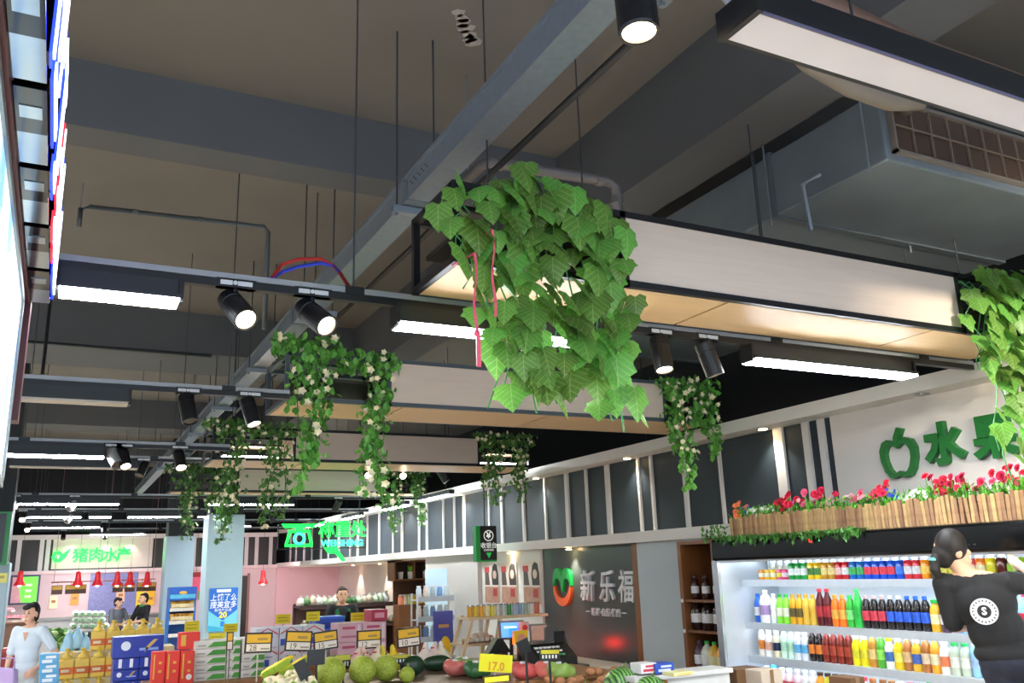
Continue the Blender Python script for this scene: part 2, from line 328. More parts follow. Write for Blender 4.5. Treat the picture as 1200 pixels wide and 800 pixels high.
# -------- hung light boxes (black frames, pale panels, wood undersides)
FR = M('17191c', .4); FRB = M('4a555e', .4)
def light_box(label, y0, y1, x0, x1, wx0, wx1, z0=2.83, z1=3.17, seams=(), fcol=FR):
    t = thing('hanging_box', label, 'ceiling box', ((x0+x1)/2, y0, z0), 'boxes hung across the hall')
    e = .028
    for y in (y0, y1):
        for z in (z0, z1-e): bx((x0, y-e/2, z), (x1, y+e/2, z+e)).build('frame_bar', fcol, t)
    for x in (x0, x1):
        for z in (z0, z1-e): bx((x-e/2, y0, z), (x+e/2, y1, z+e)).build('frame_bar', fcol, t)
        for y in (y0, y1): bx((x-e/2, y-e/2, z0), (x+e/2, y+e/2, z1)).build('post', fcol, t)
    for x in (wx0, wx1):
        if x0+.05 < x < x1-.05:
            for y in (y0, y1): bx((x-e/2, y-e/2, z0), (x+e/2, y+e/2, z1)).build('post', fcol, t)
    for y in (y0, y1): bx((wx0, y-.008, z0+e), (wx1, y+.008, z1-e)).build('side_panel', WOODW, t)
    xs = [x0] + list(seams) + [x1]
    for a, b in zip(xs[:-1], xs[1:]): bx((a+.012, y0+.015, z0-.002), (b-.004, y1-.015, z0+.012)).build('bottom_panel', WOODT, t)
    for x in (x0+.25, (x0+x1)/2, x1-.25): MB().tube([(x, (y0+y1)/2, z1), (x, (y0+y1)/2, 4.5)], .004, 6).build('hanger_rod', M('44474a', .5, .5), t)
    mb = MB().box((x0, (y0+y1)/2-.012, z1-.02), (x1, (y0+y1)/2+.012, z1)); mb.build('top_rail', fcol, t)
    return t
def shelf_tray(t, x0, x1, y0, y1, z): bx((x0, y0+.02, z), (x1, y1-.02, z+.02)).build('planter_tray', M('2b241f', .7), t)
t = thing('hanging_panel', 'slim black hung trough with a pale underside, nearest overhead, without greenery', 'ceiling box', (3, 1.24, 2.83))
bx((1.24, 1.175, 2.832), (4.85, 1.19, 2.90)).build('side_bar', FR, t); bx((1.24, 1.29, 2.832), (4.85, 1.305, 2.90)).build('side_bar', FR, t); bx((1.225, 1.175, 2.828), (1.24, 1.305, 2.90)).build('end_bar', FR, t)
bx((1.24, 1.178, 2.826), (4.85, 1.184, 2.834)).build('edge_trim', M('5c5a78', .4), t); bx((1.24, 1.186, 2.83), (4.85, 1.29, 2.842)).build('bottom_panel', M('e0dde6', .5, var=.04), t); bx((1.24, 1.19, 2.88), (4.85, 1.29, 2.89)).build('top_panel', FR, t)
for x in (1.6, 3.1, 4.5): MB().tube([(x, 1.24, 2.88), (x, 1.24, 4.5)], .004, 6).build('hanger_rod', M('44474a', .5, .5), t)
b1 = light_box('large hung box with the big ivy at its left end, wood underside', 2.87, 3.29, 1.26, 4.82, 2.04, 4.2, seams=(2.6, 3.97))
b2 = light_box('hung box with two white-flowered vines at each end, behind the big ivy', 5.76, 6.36, 1.28, 4.85, 2.0, 4.4, seams=(2.1, 3.3), fcol=FRB)
b3 = light_box('hung box behind the flowered one, third from the big ivy side', 9.0, 9.65, 1.3, 4.85, 2.1, 4.2, seams=(2.2, 3.3))
b4 = light_box('small distant hung box, nearest to the blue-grey pillar', 12.5, 13.1, 1.3, 4.85, 2.15, 4.3, seams=(2.3, 3.3))
for b, y0, y1 in ((b1, 2.87, 3.29), (b2, 5.76, 6.36), (b3, 9.0, 9.65), (b4, 12.5, 13.1)):
    shelf_tray(b, 1.3, 2.0, y0, y1, 2.98); shelf_tray(b, 4.35, 4.8, y0, y1, 2.98)

# -------- lamp tracks, strip lamps, spot lamps
GREYT = M('9b9fa3', .4, .4)
tracks = [(3.33, 2.75, -.45, 4.9), (5.42, 2.74, -5.2, 1.22), (7.75, 2.72, -5.2, 1.25), (10.1, 2.9, -5.2, 4.9), (12.6, 2.72, -5.2, 4.9), (15.2, 2.72, -5.2, 4.9), (18.1, 2.72, -.6, 4.9), (21.0, 2.72, -.6, 4.9), (.1, 2.75, -2, 4.9), (-2.2, 2.75, -3, 4.9)]
for i, (y, z, x0, x1) in enumerate(tracks):
    t = thing('lamp_track', 'black lamp track under a steel carrier across the hall, %s from the front' % nth(i+1) if i < 8 else 'black lamp track hung overhead near the entrance, %s row' % ('nearer' if i == 8 else 'outer'), 'lamp track', ((x0+x1)/2, y, z), 'lamp tracks')
    bx((x0, y-.018, z+.03), (x1, y+.018, z+.06)).build('rail', BLACK, t)
    bx((x0, y-.02, z+.062), (x1, y+.02, z+.085)).build('carrier', GREYT, t)
    for x in [x0+.3+k*1.15 for k in range(int((x1-x0)/1.15)+1)]:
        if x < x1: MB().tube([(x, y, z+.085), (x, y, 4.5)], .004, 6).build('rod', M('4c5053', .5, .5), t)
        if x < x1: bx((x-.04, y-.024, z+.055), (x+.04, y+.024, z+.09)).build('clip', BLACK, t)
def strip_lamp(label, y, z, x0, x1, lit=True):
    t = thing('strip_lamp', label, 'lamp', ((x0+x1)/2, y, z), 'strip lamps on the tracks')
    mb = MB().box((x0, y-.07, z-.05), (x1, y+.05, z-.034)); mb.box((x0, y-.035, z-.05), (x1, y+.035, z+.03)); mb.build('housing', M('202427', .4), t)
    bx((x0+.008, y-.066, z-.062), (x1-.008, y+.046, z-.05)).build('diffuser', STRIP if lit else M('b9b3a9', .5), t)
    hs = [c for c in t.children if c.name.startswith('housing')][0]
    for x in (x0, x1): bx((x-.008, y-.05, z-.06), (x+.008, y+.04, z+.03)).build('end_cap', BLACKM, hs)
    if y == 9.33:
        for x in (x0+.1, x1-.1): MB().tube([(x, y, z+.03), (x, y, 4.5)], .004, 6).build('rod', BLACK, t)
    return t
K = 0
def S(y, x0, x1, where, lit=True):
    z = {3.33: 2.75, 5.42: 2.74, 9.33: 2.96, 10.1: 2.9}.get(y, 2.72); strip_lamp('%s strip lamp %s' % ('lit white' if lit else 'switched-off', where), y, z, x0, x1, lit)
S(3.33, -.08, .33, 'on the first track right beside the lit letters'); S(3.33, 1.18, 2.16, 'glowing behind the big ivy'); S(3.33, 3.1, 4.32, 'under the large hung box, above the apple sign side')
S(5.42, -.5, .3, 'on the second track left of the cable tray', False); 
S(7.75, -.55, .28, 'at the left of the third track'); S(9.33, 1.42, 2.02, 'inside the left open end of the third box')
S(9.33, 4.27, 4.82, 'inside the right open end of the third box')
S(10.1, -.5, .7, 'switched to dark on the fourth track', False); 
S(12.6, -.5, .68, 'left of the fifth track'); S(12.6, 1.75, 2.95, 'in front of the blue-grey pillar top')
S(15.2, -.45, .3, 'left of the sixth track'); S(15.2, .4, .72, 'short, next to the left one of the sixth track'); S(15.2, .95, 1.75, 'between the two pillars on the sixth track'); S(15.2, 2.0, 2.6, 'right behind the pillar top')
S(18.1, -.45, .68, 'left of the seventh track'); S(18.1, 2.75, 3.4, 'far above the green scale sign'); S(21.0, .6, 1.7, 'of the rearmost track over the pork counter')
S(.1, -.9, .3, 'added out of view by the entrance, inner row'); S(.1, 2.2, 3.4, 'added out of view by the entrance, over the drinks side'); S(-2.2, -.6, .6, 'added out of view in the outer row'); S(-2.2, 2.2, 3.4, 'added out of view in the outer row, drinks side')  # unseen strips over and behind the camera, added as fill light
for y_, nm in ((5.42, 'second'), (7.75, 'third'), (10.1, 'fourth'), (12.6, 'fifth'), (15.2, 'sixth')):
    S(y_, -2.7, -1.5, 'added out of view along the %s track, inner' % nm); S(y_, -4.6, -3.4, 'added out of view along the %s track, outer' % nm)  # unseen strips added to brighten faces turned to the left
# lamps running along the right aisle, set lengthwise
for i, (y, x, zz) in enumerate(((10.6, 4.55, 2.66), (12.4, 4.6, 2.66), (14.8, 4.65, 2.66), (17.4, 4.65, 2.66))):
    t = thing('strip_lamp', 'lit strip lamp set lengthwise along the striped fascia, %s from the front' % nth(i+1), 'lamp', (x, y, zz), 'lengthwise strip lamps by the fascia')
    bx((x-.035, y, zz), (x+.035, y+1.1, zz+.06)).build('housing', M('202427', .4), t); bx((x-.045, y+.01, zz-.014), (x+.045, y+1.09, zz)).build('diffuser', STRIP, t)
    for k in (.2, .9): MB().tube([(x, y+k, zz+.06), (x, y+k, 4.5)], .004, 6).build('rod', BLACK, t)
def spot_lamp(label, top, aim, r=.047, L=.15, lit=True, mat=BLACK, power=None, col=(1, .86, .66), adapter=True):
    top = Vector(top); t = thing('spot_lamp', label, 'lamp', top, 'track spot lamps')
    if adapter:
        bx(top+Vector((-.075, -.02, 0)), top+Vector((.075, .02, .035))).build('adapter', mat if mat is BLACK else BLACKM, t); ad = list(t.children)[-1]; ad = [c for c in t.children if c.name.startswith('adapter')][0]
        lm = M('cfd3d6', .4)
        bx(top+Vector((-.06, -.0225, .008)), top+Vector((-.015, -.02, .026))).build('adapter_label', lm, ad); bx(top+Vector((.005, -.0225, .008)), top+Vector((.06, -.0225+.0025, .026))).build('adapter_label', lm, ad)
        MB().lathe([(.009, 0), (.009, .004)], top+Vector((-.005, -.0225, .017)), 8, Matrix.Rotation(R(90), 3, 'X')).build('selector', lm, ad)
    piv = top+Vector((0, 0, -.07)); d = (Vector(aim)-piv).normalized()
    mb = MB().tube([top, piv], .011, 8); mb.build('stem', mat, t)
    back = piv-d*L*.45; front = piv+d*L*.75; q = d.to_track_quat('Z', 'Y').to_matrix()
    ln = (front-back).length
    mb = MB(); mb.lathe([(r*.8, 0), (r*.97, .006), (r, .014), (r, ln*.28), (r*.94, ln*.29), (r*.94, ln*.31), (r, ln*.32), (r, ln-.004), (r*.96, ln), (r*.82, ln), (r*.78, ln-.016)], back, 22, q); mb.build('barrel', mat, t, smooth=False)
    MB().lathe([(r*.80, ln-.013), (r*.81, ln-.008)], back, 20, q).build('lens', M('ffe2b4', emit=24., var=0) if lit else M('6f6a62', .2, .3), t)
    MB().lathe([(r*.80, ln-.006), (r*.97, ln-.006), (r*.97, ln+.002), (r*.84, ln+.002)], back, 20, q, caps=False).build('bezel', M('4a4c50', .3, .5), t)
    if lit: lamp('beam', 'SPOT', front+d*.01, power or SPOT_POWER, col, t, .03, front+d*3, 62, .7)
    return t
spot_lamp('black spot lamp on the first track, left of the close pair by the cable tray', (.53, 3.33, 2.78), (.62, 3.1, 2.5)); spot_lamp('black spot lamp on the first track, right of the close pair by the cable tray', (.83, 3.33, 2.78), (.97, 3.05, 2.48))
spot_lamp('black spot lamp under the large hung box, near the ivy', (2.55, 3.33, 2.78), (2.52, 3.2, 2.2)); spot_lamp('black spot lamp under the large hung box, tilted away to the right', (2.84, 3.33, 2.78), (2.93, 3.3, 2.4))
t = spot_lamp('big black cylindrical spot lamp seen close overhead', (1.09, 1.42, 3.1), (1.085, 1.36, 2.0), .048, .2, adapter=False)
MB().tube([(1.09, 1.42, 3.1), (1.09, 1.42, 4.5)], .008, 8).build('drop_rod', BLACK, t)
i = 0
for lab, x, y, ax, ay, lit in (('dark spot lamp on the second track near the cable tray, unlit', .62, 5.42, .68, 5.3, 0), ('dark spot lamp on the second track at the near flower vines', .98, 5.42, 1.08, 5.3, 1),
    ('lit spot lamp on the third track, left one of the pair before the tray', .42, 7.75, .5, 7.5, 1), ('lit spot lamp on the third track, right one of the pair before the tray', .85, 7.75, .9, 7.5, 1),
    ('unlit spot lamp on the fourth track left of the vines', .75, 10.1, .6, 9.9, 0), ('bright round spot lamp below the flowered boxes, left of two', 3.23, 10.1, 3.15, 9.3, 1), ('bright round spot lamp below the flowered boxes, right of two', 3.67, 10.1, 3.55, 9.3, 1),
    ('white-bodied spot lamp by the far left strip lamps, upper of two', .15, 12.6, -.1, 12.4, 0), ('white-bodied spot lamp by the far left strip lamps, lower of two', .15, 15.2, -.1, 15, 0),
    ('spot lamp glaring beside the entrance pillar, nearest of three', -.52, 12.6, -.52, 12.0, 1), ('spot lamp glaring beside the entrance pillar, middle of three', -.5, 15.2, -.5, 14.6, 1), ('spot lamp glaring beside the entrance pillar, rearmost of three', -.5, 18.1, -.5, 17.5, 1),
    ('dark spot lamp hanging beside the green scale sign', 2.55, 12.6, 2.6, 12.4, 0), ('dark spot lamp over the pork counter, left', .1, 21, .1, 20.8, 0), ('dark spot lamp over the pork counter, right', .9, 21, .9, 20.8, 0), ('dark spot lamp left of the second pillar', .75, 18.1, .75, 18, 0),
    ('dark spot lamp hanging behind the cashier sign side', 4.2, 10.1, 4.4, 10, 0), ('spot lamp on the fifth track over the vegetables', 3.6, 12.6, 3.5, 12.9, 1), ('spot lamp on the sixth track over the vegetables', 3.2, 15.2, 3.3, 15.2, 1)):
    z = 2.75 if y < 5 else 2.74 if y < 6 else 2.9 if y == 10.1 else 2.72
    spot_lamp(lab, (x, y, z+.03), (ax, ay, z-.4), lit=bool(lit), mat=M('c9ccd0', .4) if 'white-bodied' in lab else BLACK)
spot_lamp('silver spot lamp with a yellow wire on the third track', (.34, 7.75, 2.75), (.42, 7.6, 2.5), lit=False, mat=M('b9bdc0', .3, .5))
spot_lamp('added unseen black spot lamp at the entrance, brightening the sign, outer one', (3.9, .1, 2.78), (5.2, 3.3, 2.4), power=110); spot_lamp('added unseen black spot lamp at the entrance, brightening the sign, inner one', (3.55, .1, 2.78), (5.2, 4.2, 2.4), power=130)  # two unseen lamps added to brighten the letter board
# fan far left
t = thing('fan', 'dark ceiling fan with broad blades above the far left strip lamps', 'fan', (-.2, 6.9, 3.1))
MB().tube([(-.2, 6.9, 3.12), (-.2, 6.9, 4.5)], .012, 8).build('rod', BLACK, t); MB().lathe([(.02, .06), (.1, .03), (.11, 0), (.06, -.04), (.01, -.045)], (-.2, 6.9, 3.08), 16).build('hub', M('3a3d40', .4), t)
for k in range(3):
    a = R(-4+120*k); mx = Matrix.Translation((-.2, 6.9, 3.08)) @ Matrix.Rotation(a, 4, 'Z') @ Matrix.Rotation(R(8), 4, 'X')
    MB().prism([(.09, -.03), (.3, -.06), (.72, -.08), (.78, -.03), (.78, .05), (.7, .07), (.3, .05), (.09, .03)], mx, .008).build('blade', M('55575a', .5), t)

# ================================================================ LIT LETTERS AND LIGHT PANEL AT THE LEFT
t = thing('light_panel', 'bright backlit advertising panel seen edge-on at the left', 'light panel', (-.22, 1.7, 1.98))
bx((-.34, .45, 1.98), (-.175, 3.02, 2.57)).build('casing', M('9aa3a8', .3, .6), t)
m = M('cfeaff', .4, emit=.75, var=0); nt = m.node_tree; b = nt.nodes['Principled BSDF']
tc = nt.nodes.new('ShaderNodeTexCoord'); wv = nt.nodes.new('ShaderNodeTexNoise'); wv.inputs['Scale'].default_value = 5; wv.inputs['Detail'].default_value = 3
cr = nt.nodes.new('ShaderNodeValToRGB'); e = cr.color_ramp.elements; e[0].position = .38; e[0].color = (.08, .3, .75, 1); e[1].position = .5; e[1].color = (.75, .93, 1, 1)
k_ = e.new(.62); k_.color = (.95, .9, .6, 1); k_ = e.new(.68); k_.color = (.8, .95, 1, 1)
nt.links.new(tc.outputs['Object'], wv.inputs[0]); nt.links.new(wv.outputs[0], cr.inputs[0]); nt.links.new(cr.outputs[0], b.inputs['Emission Color'])
bx((-.175, .5, 2.0), (-.165, 2.98, 2.55)).build('lit_face', m, t)
MB().box((-.175, .45, 2.55), (-.158, 3.02, 2.575)).box((-.175, .45, 1.975), (-.158, 3.02, 2.0)).box((-.175, 2.98, 1.975), (-.158, 3.02, 2.575)).build('edge_frame', M('7f888d', .35, .5), t)
for y in (.9, 2.6): MB().tube([(-.27, y, 2.56), (-.27, y, 4.5)], .012, 8).build('hanger_rod', BLACK, t)
t = thing('sign_board', 'maroon board that carries the lit channel letters', 'sign board', (-.2, 1.8, 2.56))
bx((-.26, .45, 2.58), (-.15, 3.2, 3.02)).build('board', M('4d2025', .45), t); bx((-.18, 3.12, 2.2), (-.145, 3.2, 2.6)).build('end_strip', M('4d2025', .45), t)
for y in (.9, 2.6): MB().tube([(-.22, y, 3.02), (-.22, y, 4.5)], .012, 8).build('hanger_rod', BLACK, t)
GL = M('08090b', .08, .2, 0); BLU = M('2038ff', emit=1.6, var=0); WL = M('eaf2ff', emit=1.5, var=0); REDL = M('ff2030', emit=1.6, var=0)
strokes = [[(0, 0, .30, .05), (0, .14, .30, .05), (.02, .3, .26, .05), (.12, 0, .06, .36)], [(.02, 0, .05, .36), (.02, .3, .27, .05), (.24, 0, .05, .36), (.07, .12, .18, .05)], [(0, .02, .3, .05), (.05, .1, .05, .26), (.2, .1, .05, .26), (0, .2, .3, .04)], [(.13, 0, .05, .36), (0, .3, .31, .05), (.02, 0, .12, .04), (.2, .08, .05, .2)], [(0, 0, .3, .04), (.03, .1, .24, .04), (0, .2, .3, .04), (.13, 0, .05, .36)], [(0, 0, .05, .36), (0, 0, .3, .05), (.25, 0, .05, .3), (.1, .15, .1, .04)]]
for i in range(6):
    y0 = .95+i*.37; t = thing('channel_letter', '%s glowing channel letter with black mirror sides, %s from the near end' % ('white and blue' if i != 4 else 'red-edged', nth(i+1)), 'letter', (-.1, y0, 2.6), 'lit letters on the maroon board')
    bx((-.15, y0, 2.596), (-.092, y0+.19, 2.606)).build('return', GL, t); bx((-.15, y0+.19, 2.598), (-.092, y0+.345, 2.606)).build('return', M('9aa4ac', .12, .95), t); bx((-.14, y0+.07, 2.594), (-.10, y0+.12, 2.597)).build('return', M('9aa4ac', .12, .95), t)
    for (a, b_, w_, h_) in strokes[i]:
        bx((-.15, y0+a, 2.605+b_), (-.088, y0+a+w_, 2.605+b_+h_)).build('return', GL, t); rt = t.children[-1]
        bx((-.088, y0+a-.003, 2.602+b_), (-.083, y0+a+w_+.003, 2.608+b_+h_)).build('rim', BLU if i != 4 else REDL, rt)
        bx((-.083, y0+a+.009, 2.614+b_), (-.079, y0+a+w_-.009, 2.596+b_+h_)).build('lit_face', WL, rt)

# ================================================================ IVY AND FLOWERED VINES
def leaf_mesh(mat, s=1.):
    out = [(0, 0), (.22, -.16), (.5, -.02), (.46, .2), (.56, .42), (.36, .54), (.22, .78), (0, 1.06)]
    vs = []; fs = []
    def P_(x, y): return (x*s, (y-.05)*s, (-.10*abs(x)*1.6 - .22*(y-.35)**2)*s)
    mid = [(0, 0), (0, .3), (0, .62), (0, 1.06)]
    for x, y in mid: v = P_(x, y); vs.append((v[0], v[1], v[2]+.03*s))
    for sg in (1, -1):
        o = len(vs)
        for x, y in out[1:-1]: vs.append(P_(sg*x, y))
        q = [(0, o, 1), (o, o+1, 1), (o+1, o+2, 1), (o+2, 2, 1), (o+2, o+3, 2), (o+3, o+4, 2), (o+4, o+5, 2), (o+5, 3, 2)]
        fs += [f_ if sg > 0 else f_[::-1] for f_ in q]
    me = bpy.data.meshes.new('leaf'); me.from_pydata(vs, [], fs); me.materials.append(mat); me.shade_smooth(); return me
def ivy_mat():
    m = M('689c40', .42, var=.35, scale=4, rand=.38); nt = m.node_tree; b = nt.nodes['Principled BSDF']
    b.inputs['Subsurface Weight'].default_value = 0; b.inputs['Transmission Weight'].default_value = .0
    tr = nt.nodes.new('ShaderNodeBsdfTranslucent'); ad = nt.nodes.new('ShaderNodeMixShader'); ad.inputs[0].default_value = .2
    src = b.inputs['Base Color'].links[0].from_socket
    N = nt.nodes; L = nt.links; tc = N.new('ShaderNodeTexCoord'); sp = N.new('ShaderNodeSeparateXYZ'); L.new(tc.outputs['Object'], sp.inputs[0])
    def mt(op, a, b_=None):
        n_ = N.new('ShaderNodeMath'); n_.operation = op
        for i_, q in enumerate((a, b_)):
            if q is None: continue
            if isinstance(q, (int, float)): n_.inputs[i_].default_value = q
            else: L.new(q, n_.inputs[i_])
        return n_.outputs[0]
    ax = mt('ABSOLUTE', sp.outputs[0]); rib = mt('LESS_THAN', ax, .016)
    fr = mt('FRACT', mt('MULTIPLY', mt('SUBTRACT', sp.outputs[1], mt('MULTIPLY', ax, .75)), 5.0)); vein = mt('LESS_THAN', fr, .13); vv = mt('MAXIMUM', rib, vein)
    mxn = N.new('ShaderNodeMix'); mxn.data_type = 'RGBA'; L.new(mt('MULTIPLY', vv, .38), mxn.inputs[0]); L.new(src, mxn.inputs[6]); mxn.inputs[7].default_value = lin('c2d48e'); src = mxn.outputs[2]; L.new(src, b.inputs['Base Color'])
    nt.links.new(src, tr.inputs[0]); out = nt.nodes['Material Output']
    nt.links.new(b.outputs[0], ad.inputs[1]); nt.links.new(tr.outputs[0], ad.inputs[2]); nt.links.new(ad.outputs[0], out.inputs[0]); return m
IM = ivy_mat(); LEAF = leaf_mesh(IM)
def place_leaf(parent, p, size, yaw, droop, rr, name='leaf', mesh=None):
    o = Vector(ORG[parent.name])
    mx = Matrix.Translation(Vector(p)-o) @ Matrix.Rotation(yaw, 4, 'Z') @ Matrix.Rotation(droop, 4, 'X') @ Matrix.Rotation(rr, 4, 'Y') @ Matrix.Diagonal((size, size, size, 1))
    return piece(name, mesh or LEAF, parent, mx)
def ivy(label, base, strands, size=.115, dens=26, top=True):
    t = thing('hanging_ivy', label, 'ivy', base); g = random.Random(len(strands)*7+int(base[0]*10))
    n_ = 0
    for (x, y, zt, zb, d) in strands:
        pts = [(x+.03*math.sin(k*1.3+x*9), y-.05+.02*math.sin(k*1.7+x*5), zt+(zb-zt)*k/8) for k in range(9)]
        pts = [(x, y+.12, zt-.02), (x, y+.02, zt+.03)] + pts[1:]
        MB().tube(pts, .0035, 5).build('stem', M('4a9a58', .5), t)
        m_ = max(1, int((zt-zb)*dens*d)+2)
        for k in range(m_):
            f = (k+g.random())/m_; z = zt+(zb-zt)*f
            side = g.choice((-1, 1)); a = g.uniform(-.9, .9)
            p = (x+.03*math.sin(f*9+x*9)+side*g.uniform(.02, .07), y-.07-g.uniform(0, .09), z+.05)
            place_leaf(t, p, size*g.uniform(.7, 1.2), math.pi+a, -R(g.uniform(45, 95)), g.uniform(-.45, .45)); n_ += 1
    return t, n_
Y1 = 2.87
S1 = [(1.235, Y1, 3.10, 2.86, .75), (1.27, Y1, 3.12, 2.72, .5), (1.335, Y1, 3.14, 2.56, .55), (1.39, Y1, 3.16, 2.27, 1.1), (1.45, Y1, 3.2, 2.3, 1.25), (1.52, Y1, 3.2, 2.36, 1.25), (1.58, Y1, 3.17, 2.26, 1.1), (1.65, Y1, 3.15, 2.30, 1.25),
      (1.72, Y1, 3.15, 2.33, 1.2), (1.79, Y1, 3.16, 2.36, 1.2), (1.86, Y1, 3.14, 2.24, 1.2), (1.92, Y1, 3.06, 2.2, 1.0)]
iv, n1 = ivy('big bright green ivy hanging from the left end of the large hung box', (1.65, Y1+.1, 3.0), S1, .118, 18)
S2 = [(4.23, Y1, 3.12, 2.62, 1.0), (4.28, Y1, 3.12, 2.2, .75), (4.33, Y1, 3.14, 2.05, .7), (4.39, Y1, 3.14, 2.5, 1.1), (4.46, Y1, 3.15, 2.35, 1.1), (4.53, Y1, 3.15, 2.25, 1.1), (4.6, Y1, 3.15, 2.4, 1.0), (4.68, Y1, 3.14, 2.3, 1.0)]
iv2, n2 = ivy('green ivy hanging from the right end of the large hung box near the sign', (4.45, Y1+.1, 3.0), S2, .118, 18)
for x, z0_, z1_, wd in ((1.248, 2.80, 2.43, .012), (1.322, 2.90, 2.57, .010)):
    mb = MB(); n_ = 10
    for k in range(n_+1):
        f = k/n_; cx = x+.006*math.sin(k*.9); z = z0_+(z1_-z0_)*f; tw = .6*math.sin(k*.5)
        for sg in (-1, 1): mb.v.append(Vector((cx+sg*wd/2*math.cos(tw), Y1-.2+sg*wd/2*math.sin(tw), z)))
    for k in range(n_): mb.f.append((2*k, 2*k+1, 2*k+3, 2*k+2)); mb.m.append(0)
    if x < 1.3: mb.ball((x+.003, Y1-.2, z1_+.07), .013, 8, 6).box((x-.002, Y1-.205, z1_-.05), (x+.014, Y1-.201, z1_+.07))
    mb.tube([(x, Y1-.2, z0_), (x, Y1+.0, z0_+.02)], .004, 5)
    tag(mb.build('ribbon', M('e85a78', .5), loc=(x, Y1-.2, z0_)), '%s pink ribbon dangling from the ivy' % ('longer, knotted' if x < 1.3 else 'shorter'), 'ribbon')
# flowered vines: small foliage nobody could count, white blooms as single parts
BLOOM = MB()
for k in range(5):
    a = 2*math.pi*k/5; BLOOM.add([(0, 0, 0), (.62*math.cos(a-.68), .62*math.sin(a-.68), .4), (.95*math.cos(a), .95*math.sin(a), .5), (.62*math.cos(a+.68), .62*math.sin(a+.68), .4)], [(0, 1, 2, 3)])
_b = BLOOM.build('bloom_source', M('efe8c6', .5, var=.06, rand=.08)); BLOOMM = _b.data; bpy.data.objects.remove(_b)
LM2 = M('62a544', .45, var=.35, scale=22); LM3 = M('5a8c40', .5, var=.35, scale=22)
def vine(label, x, y, zt, length, wid, nl, nb, mat=LM2, ls=.058, bs=.027, gappy=0.):
    t = thing('flowering_vine', label, 'vine', (x, y+.1, zt), 'white-flowered vines on the hung boxes'); g = random.Random(int(x*100)+int(y*31))
    mb = MB(); st = MB(); cx = [x+g.uniform(-wid*.25, wid*.25) for _ in range(4)]
    lens = [length*g.uniform(.55, 1) for _ in cx]; lens[0] = length
    for c_, l_ in zip(cx, lens):
        pts = [(c_, y+.08, zt), (c_, y-.03, zt+.03)] + [(c_+.02*math.sin(k+c_*20)*(1+k*.1), y-.05, zt-l_*k/7) for k in range(1, 8)]; st.tube(pts, .003, 4)
    def pos():
        if g.random() < .36: return Vector((x+g.uniform(-wid*.62, wid*.62), y+g.uniform(-.06, .12), zt+g.uniform(-.06, .075)))
        i_ = g.randrange(4); f = g.random()**.9; k = f*7
        sp = wid*.22*(1-.45*f)
        return Vector((cx[i_]+.02*math.sin(k+cx[i_]*20)*(1+k*.1)+g.gauss(0, sp*.6), y-.05+g.uniform(-.05, .05), zt-lens[i_]*f))
    for _ in range(nl):
        p = pos(); s = ls*g.uniform(.6, 1.2); ax = Matrix.Rotation(g.uniform(0, 6.28), 3, 'Z') @ Matrix.Rotation(g.uniform(.3, 2.2), 3, 'X')
        mb.add([p+ax @ Vector(q)*s for q in ((0, -.5, 0), (.42, -.1, .08), (.3, .3, .05), (0, .6, -.05), (-.3, .3, .05), (-.42, -.1, .08))], [(0, 1, 2, 3), (0, 3, 4, 5)])
    tag(mb.build('foliage', mat, t), kind='stuff'); st.build('stem', M('3f6e2e', .6), t)
    o = Vector(ORG[t.name])
    for _ in range(nb):
        p = pos(); s = bs*g.uniform(.75, 1.25); p.y -= .055
        piece('bloom', BLOOMM, t, Matrix.Translation(p-o) @ Matrix.Rotation(g.uniform(-.8, .8), 4, 'Z') @ Matrix.Rotation(R(90+g.uniform(-45, 45)), 4, 'X') @ Matrix.Diagonal((s, s, s, 1)))
vine('vine with white blooms at the left end of the second box, outer one', 1.42, 5.74, 3.2, 1.0, .36, 520, 34)
vine('vine with white blooms at the left end of the second box, inner one, longest', 1.86, 5.74, 3.12, 1.05, .36, 470, 32)
vine('vine with white blooms at the right end of the second box, inner one, longest', 4.5, 5.74, 3.12, .86, .3, 420, 34)
vine('vine with white blooms at the right end of the second box, outer one', 4.78, 5.74, 3.14, .62, .3, 380, 24)
vine('dense flowered vine at the left end of the third box, outer one', 1.45, 8.98, 3.16, 1.15, .42, 420, 38, LM3)
vine('flowered vine at the left end of the third box, inner one', 1.92, 8.98, 3.14, 1.0, .4, 360, 26, LM3)
vine('flowered vine at the right end of the third box, inner one', 4.37, 8.98, 3.14, .75, .4, 330, 24, LM3)
vine('flowered vine at the right end of the third box, outer one', 4.72, 8.98, 3.14, .72, .36, 320, 22, LM3)
vine('flowered vine at the left end of the farthest box, outer one', 1.45, 12.48, 3.14, .95, .42, 320, 26, LM3)
vine('flowered vine at the left end of the farthest box, inner one', 1.9, 12.48, 3.14, .9, .4, 300, 20, LM3)
vine('flowered vine at the right end of the farthest box, inner one', 4.4, 12.48, 3.14, .95, .4, 320, 24, LM3)
vine('flowered vine at the right end of the farthest box, outer one', 4.75, 12.48, 3.14, .8, .4, 320, 22, LM3)

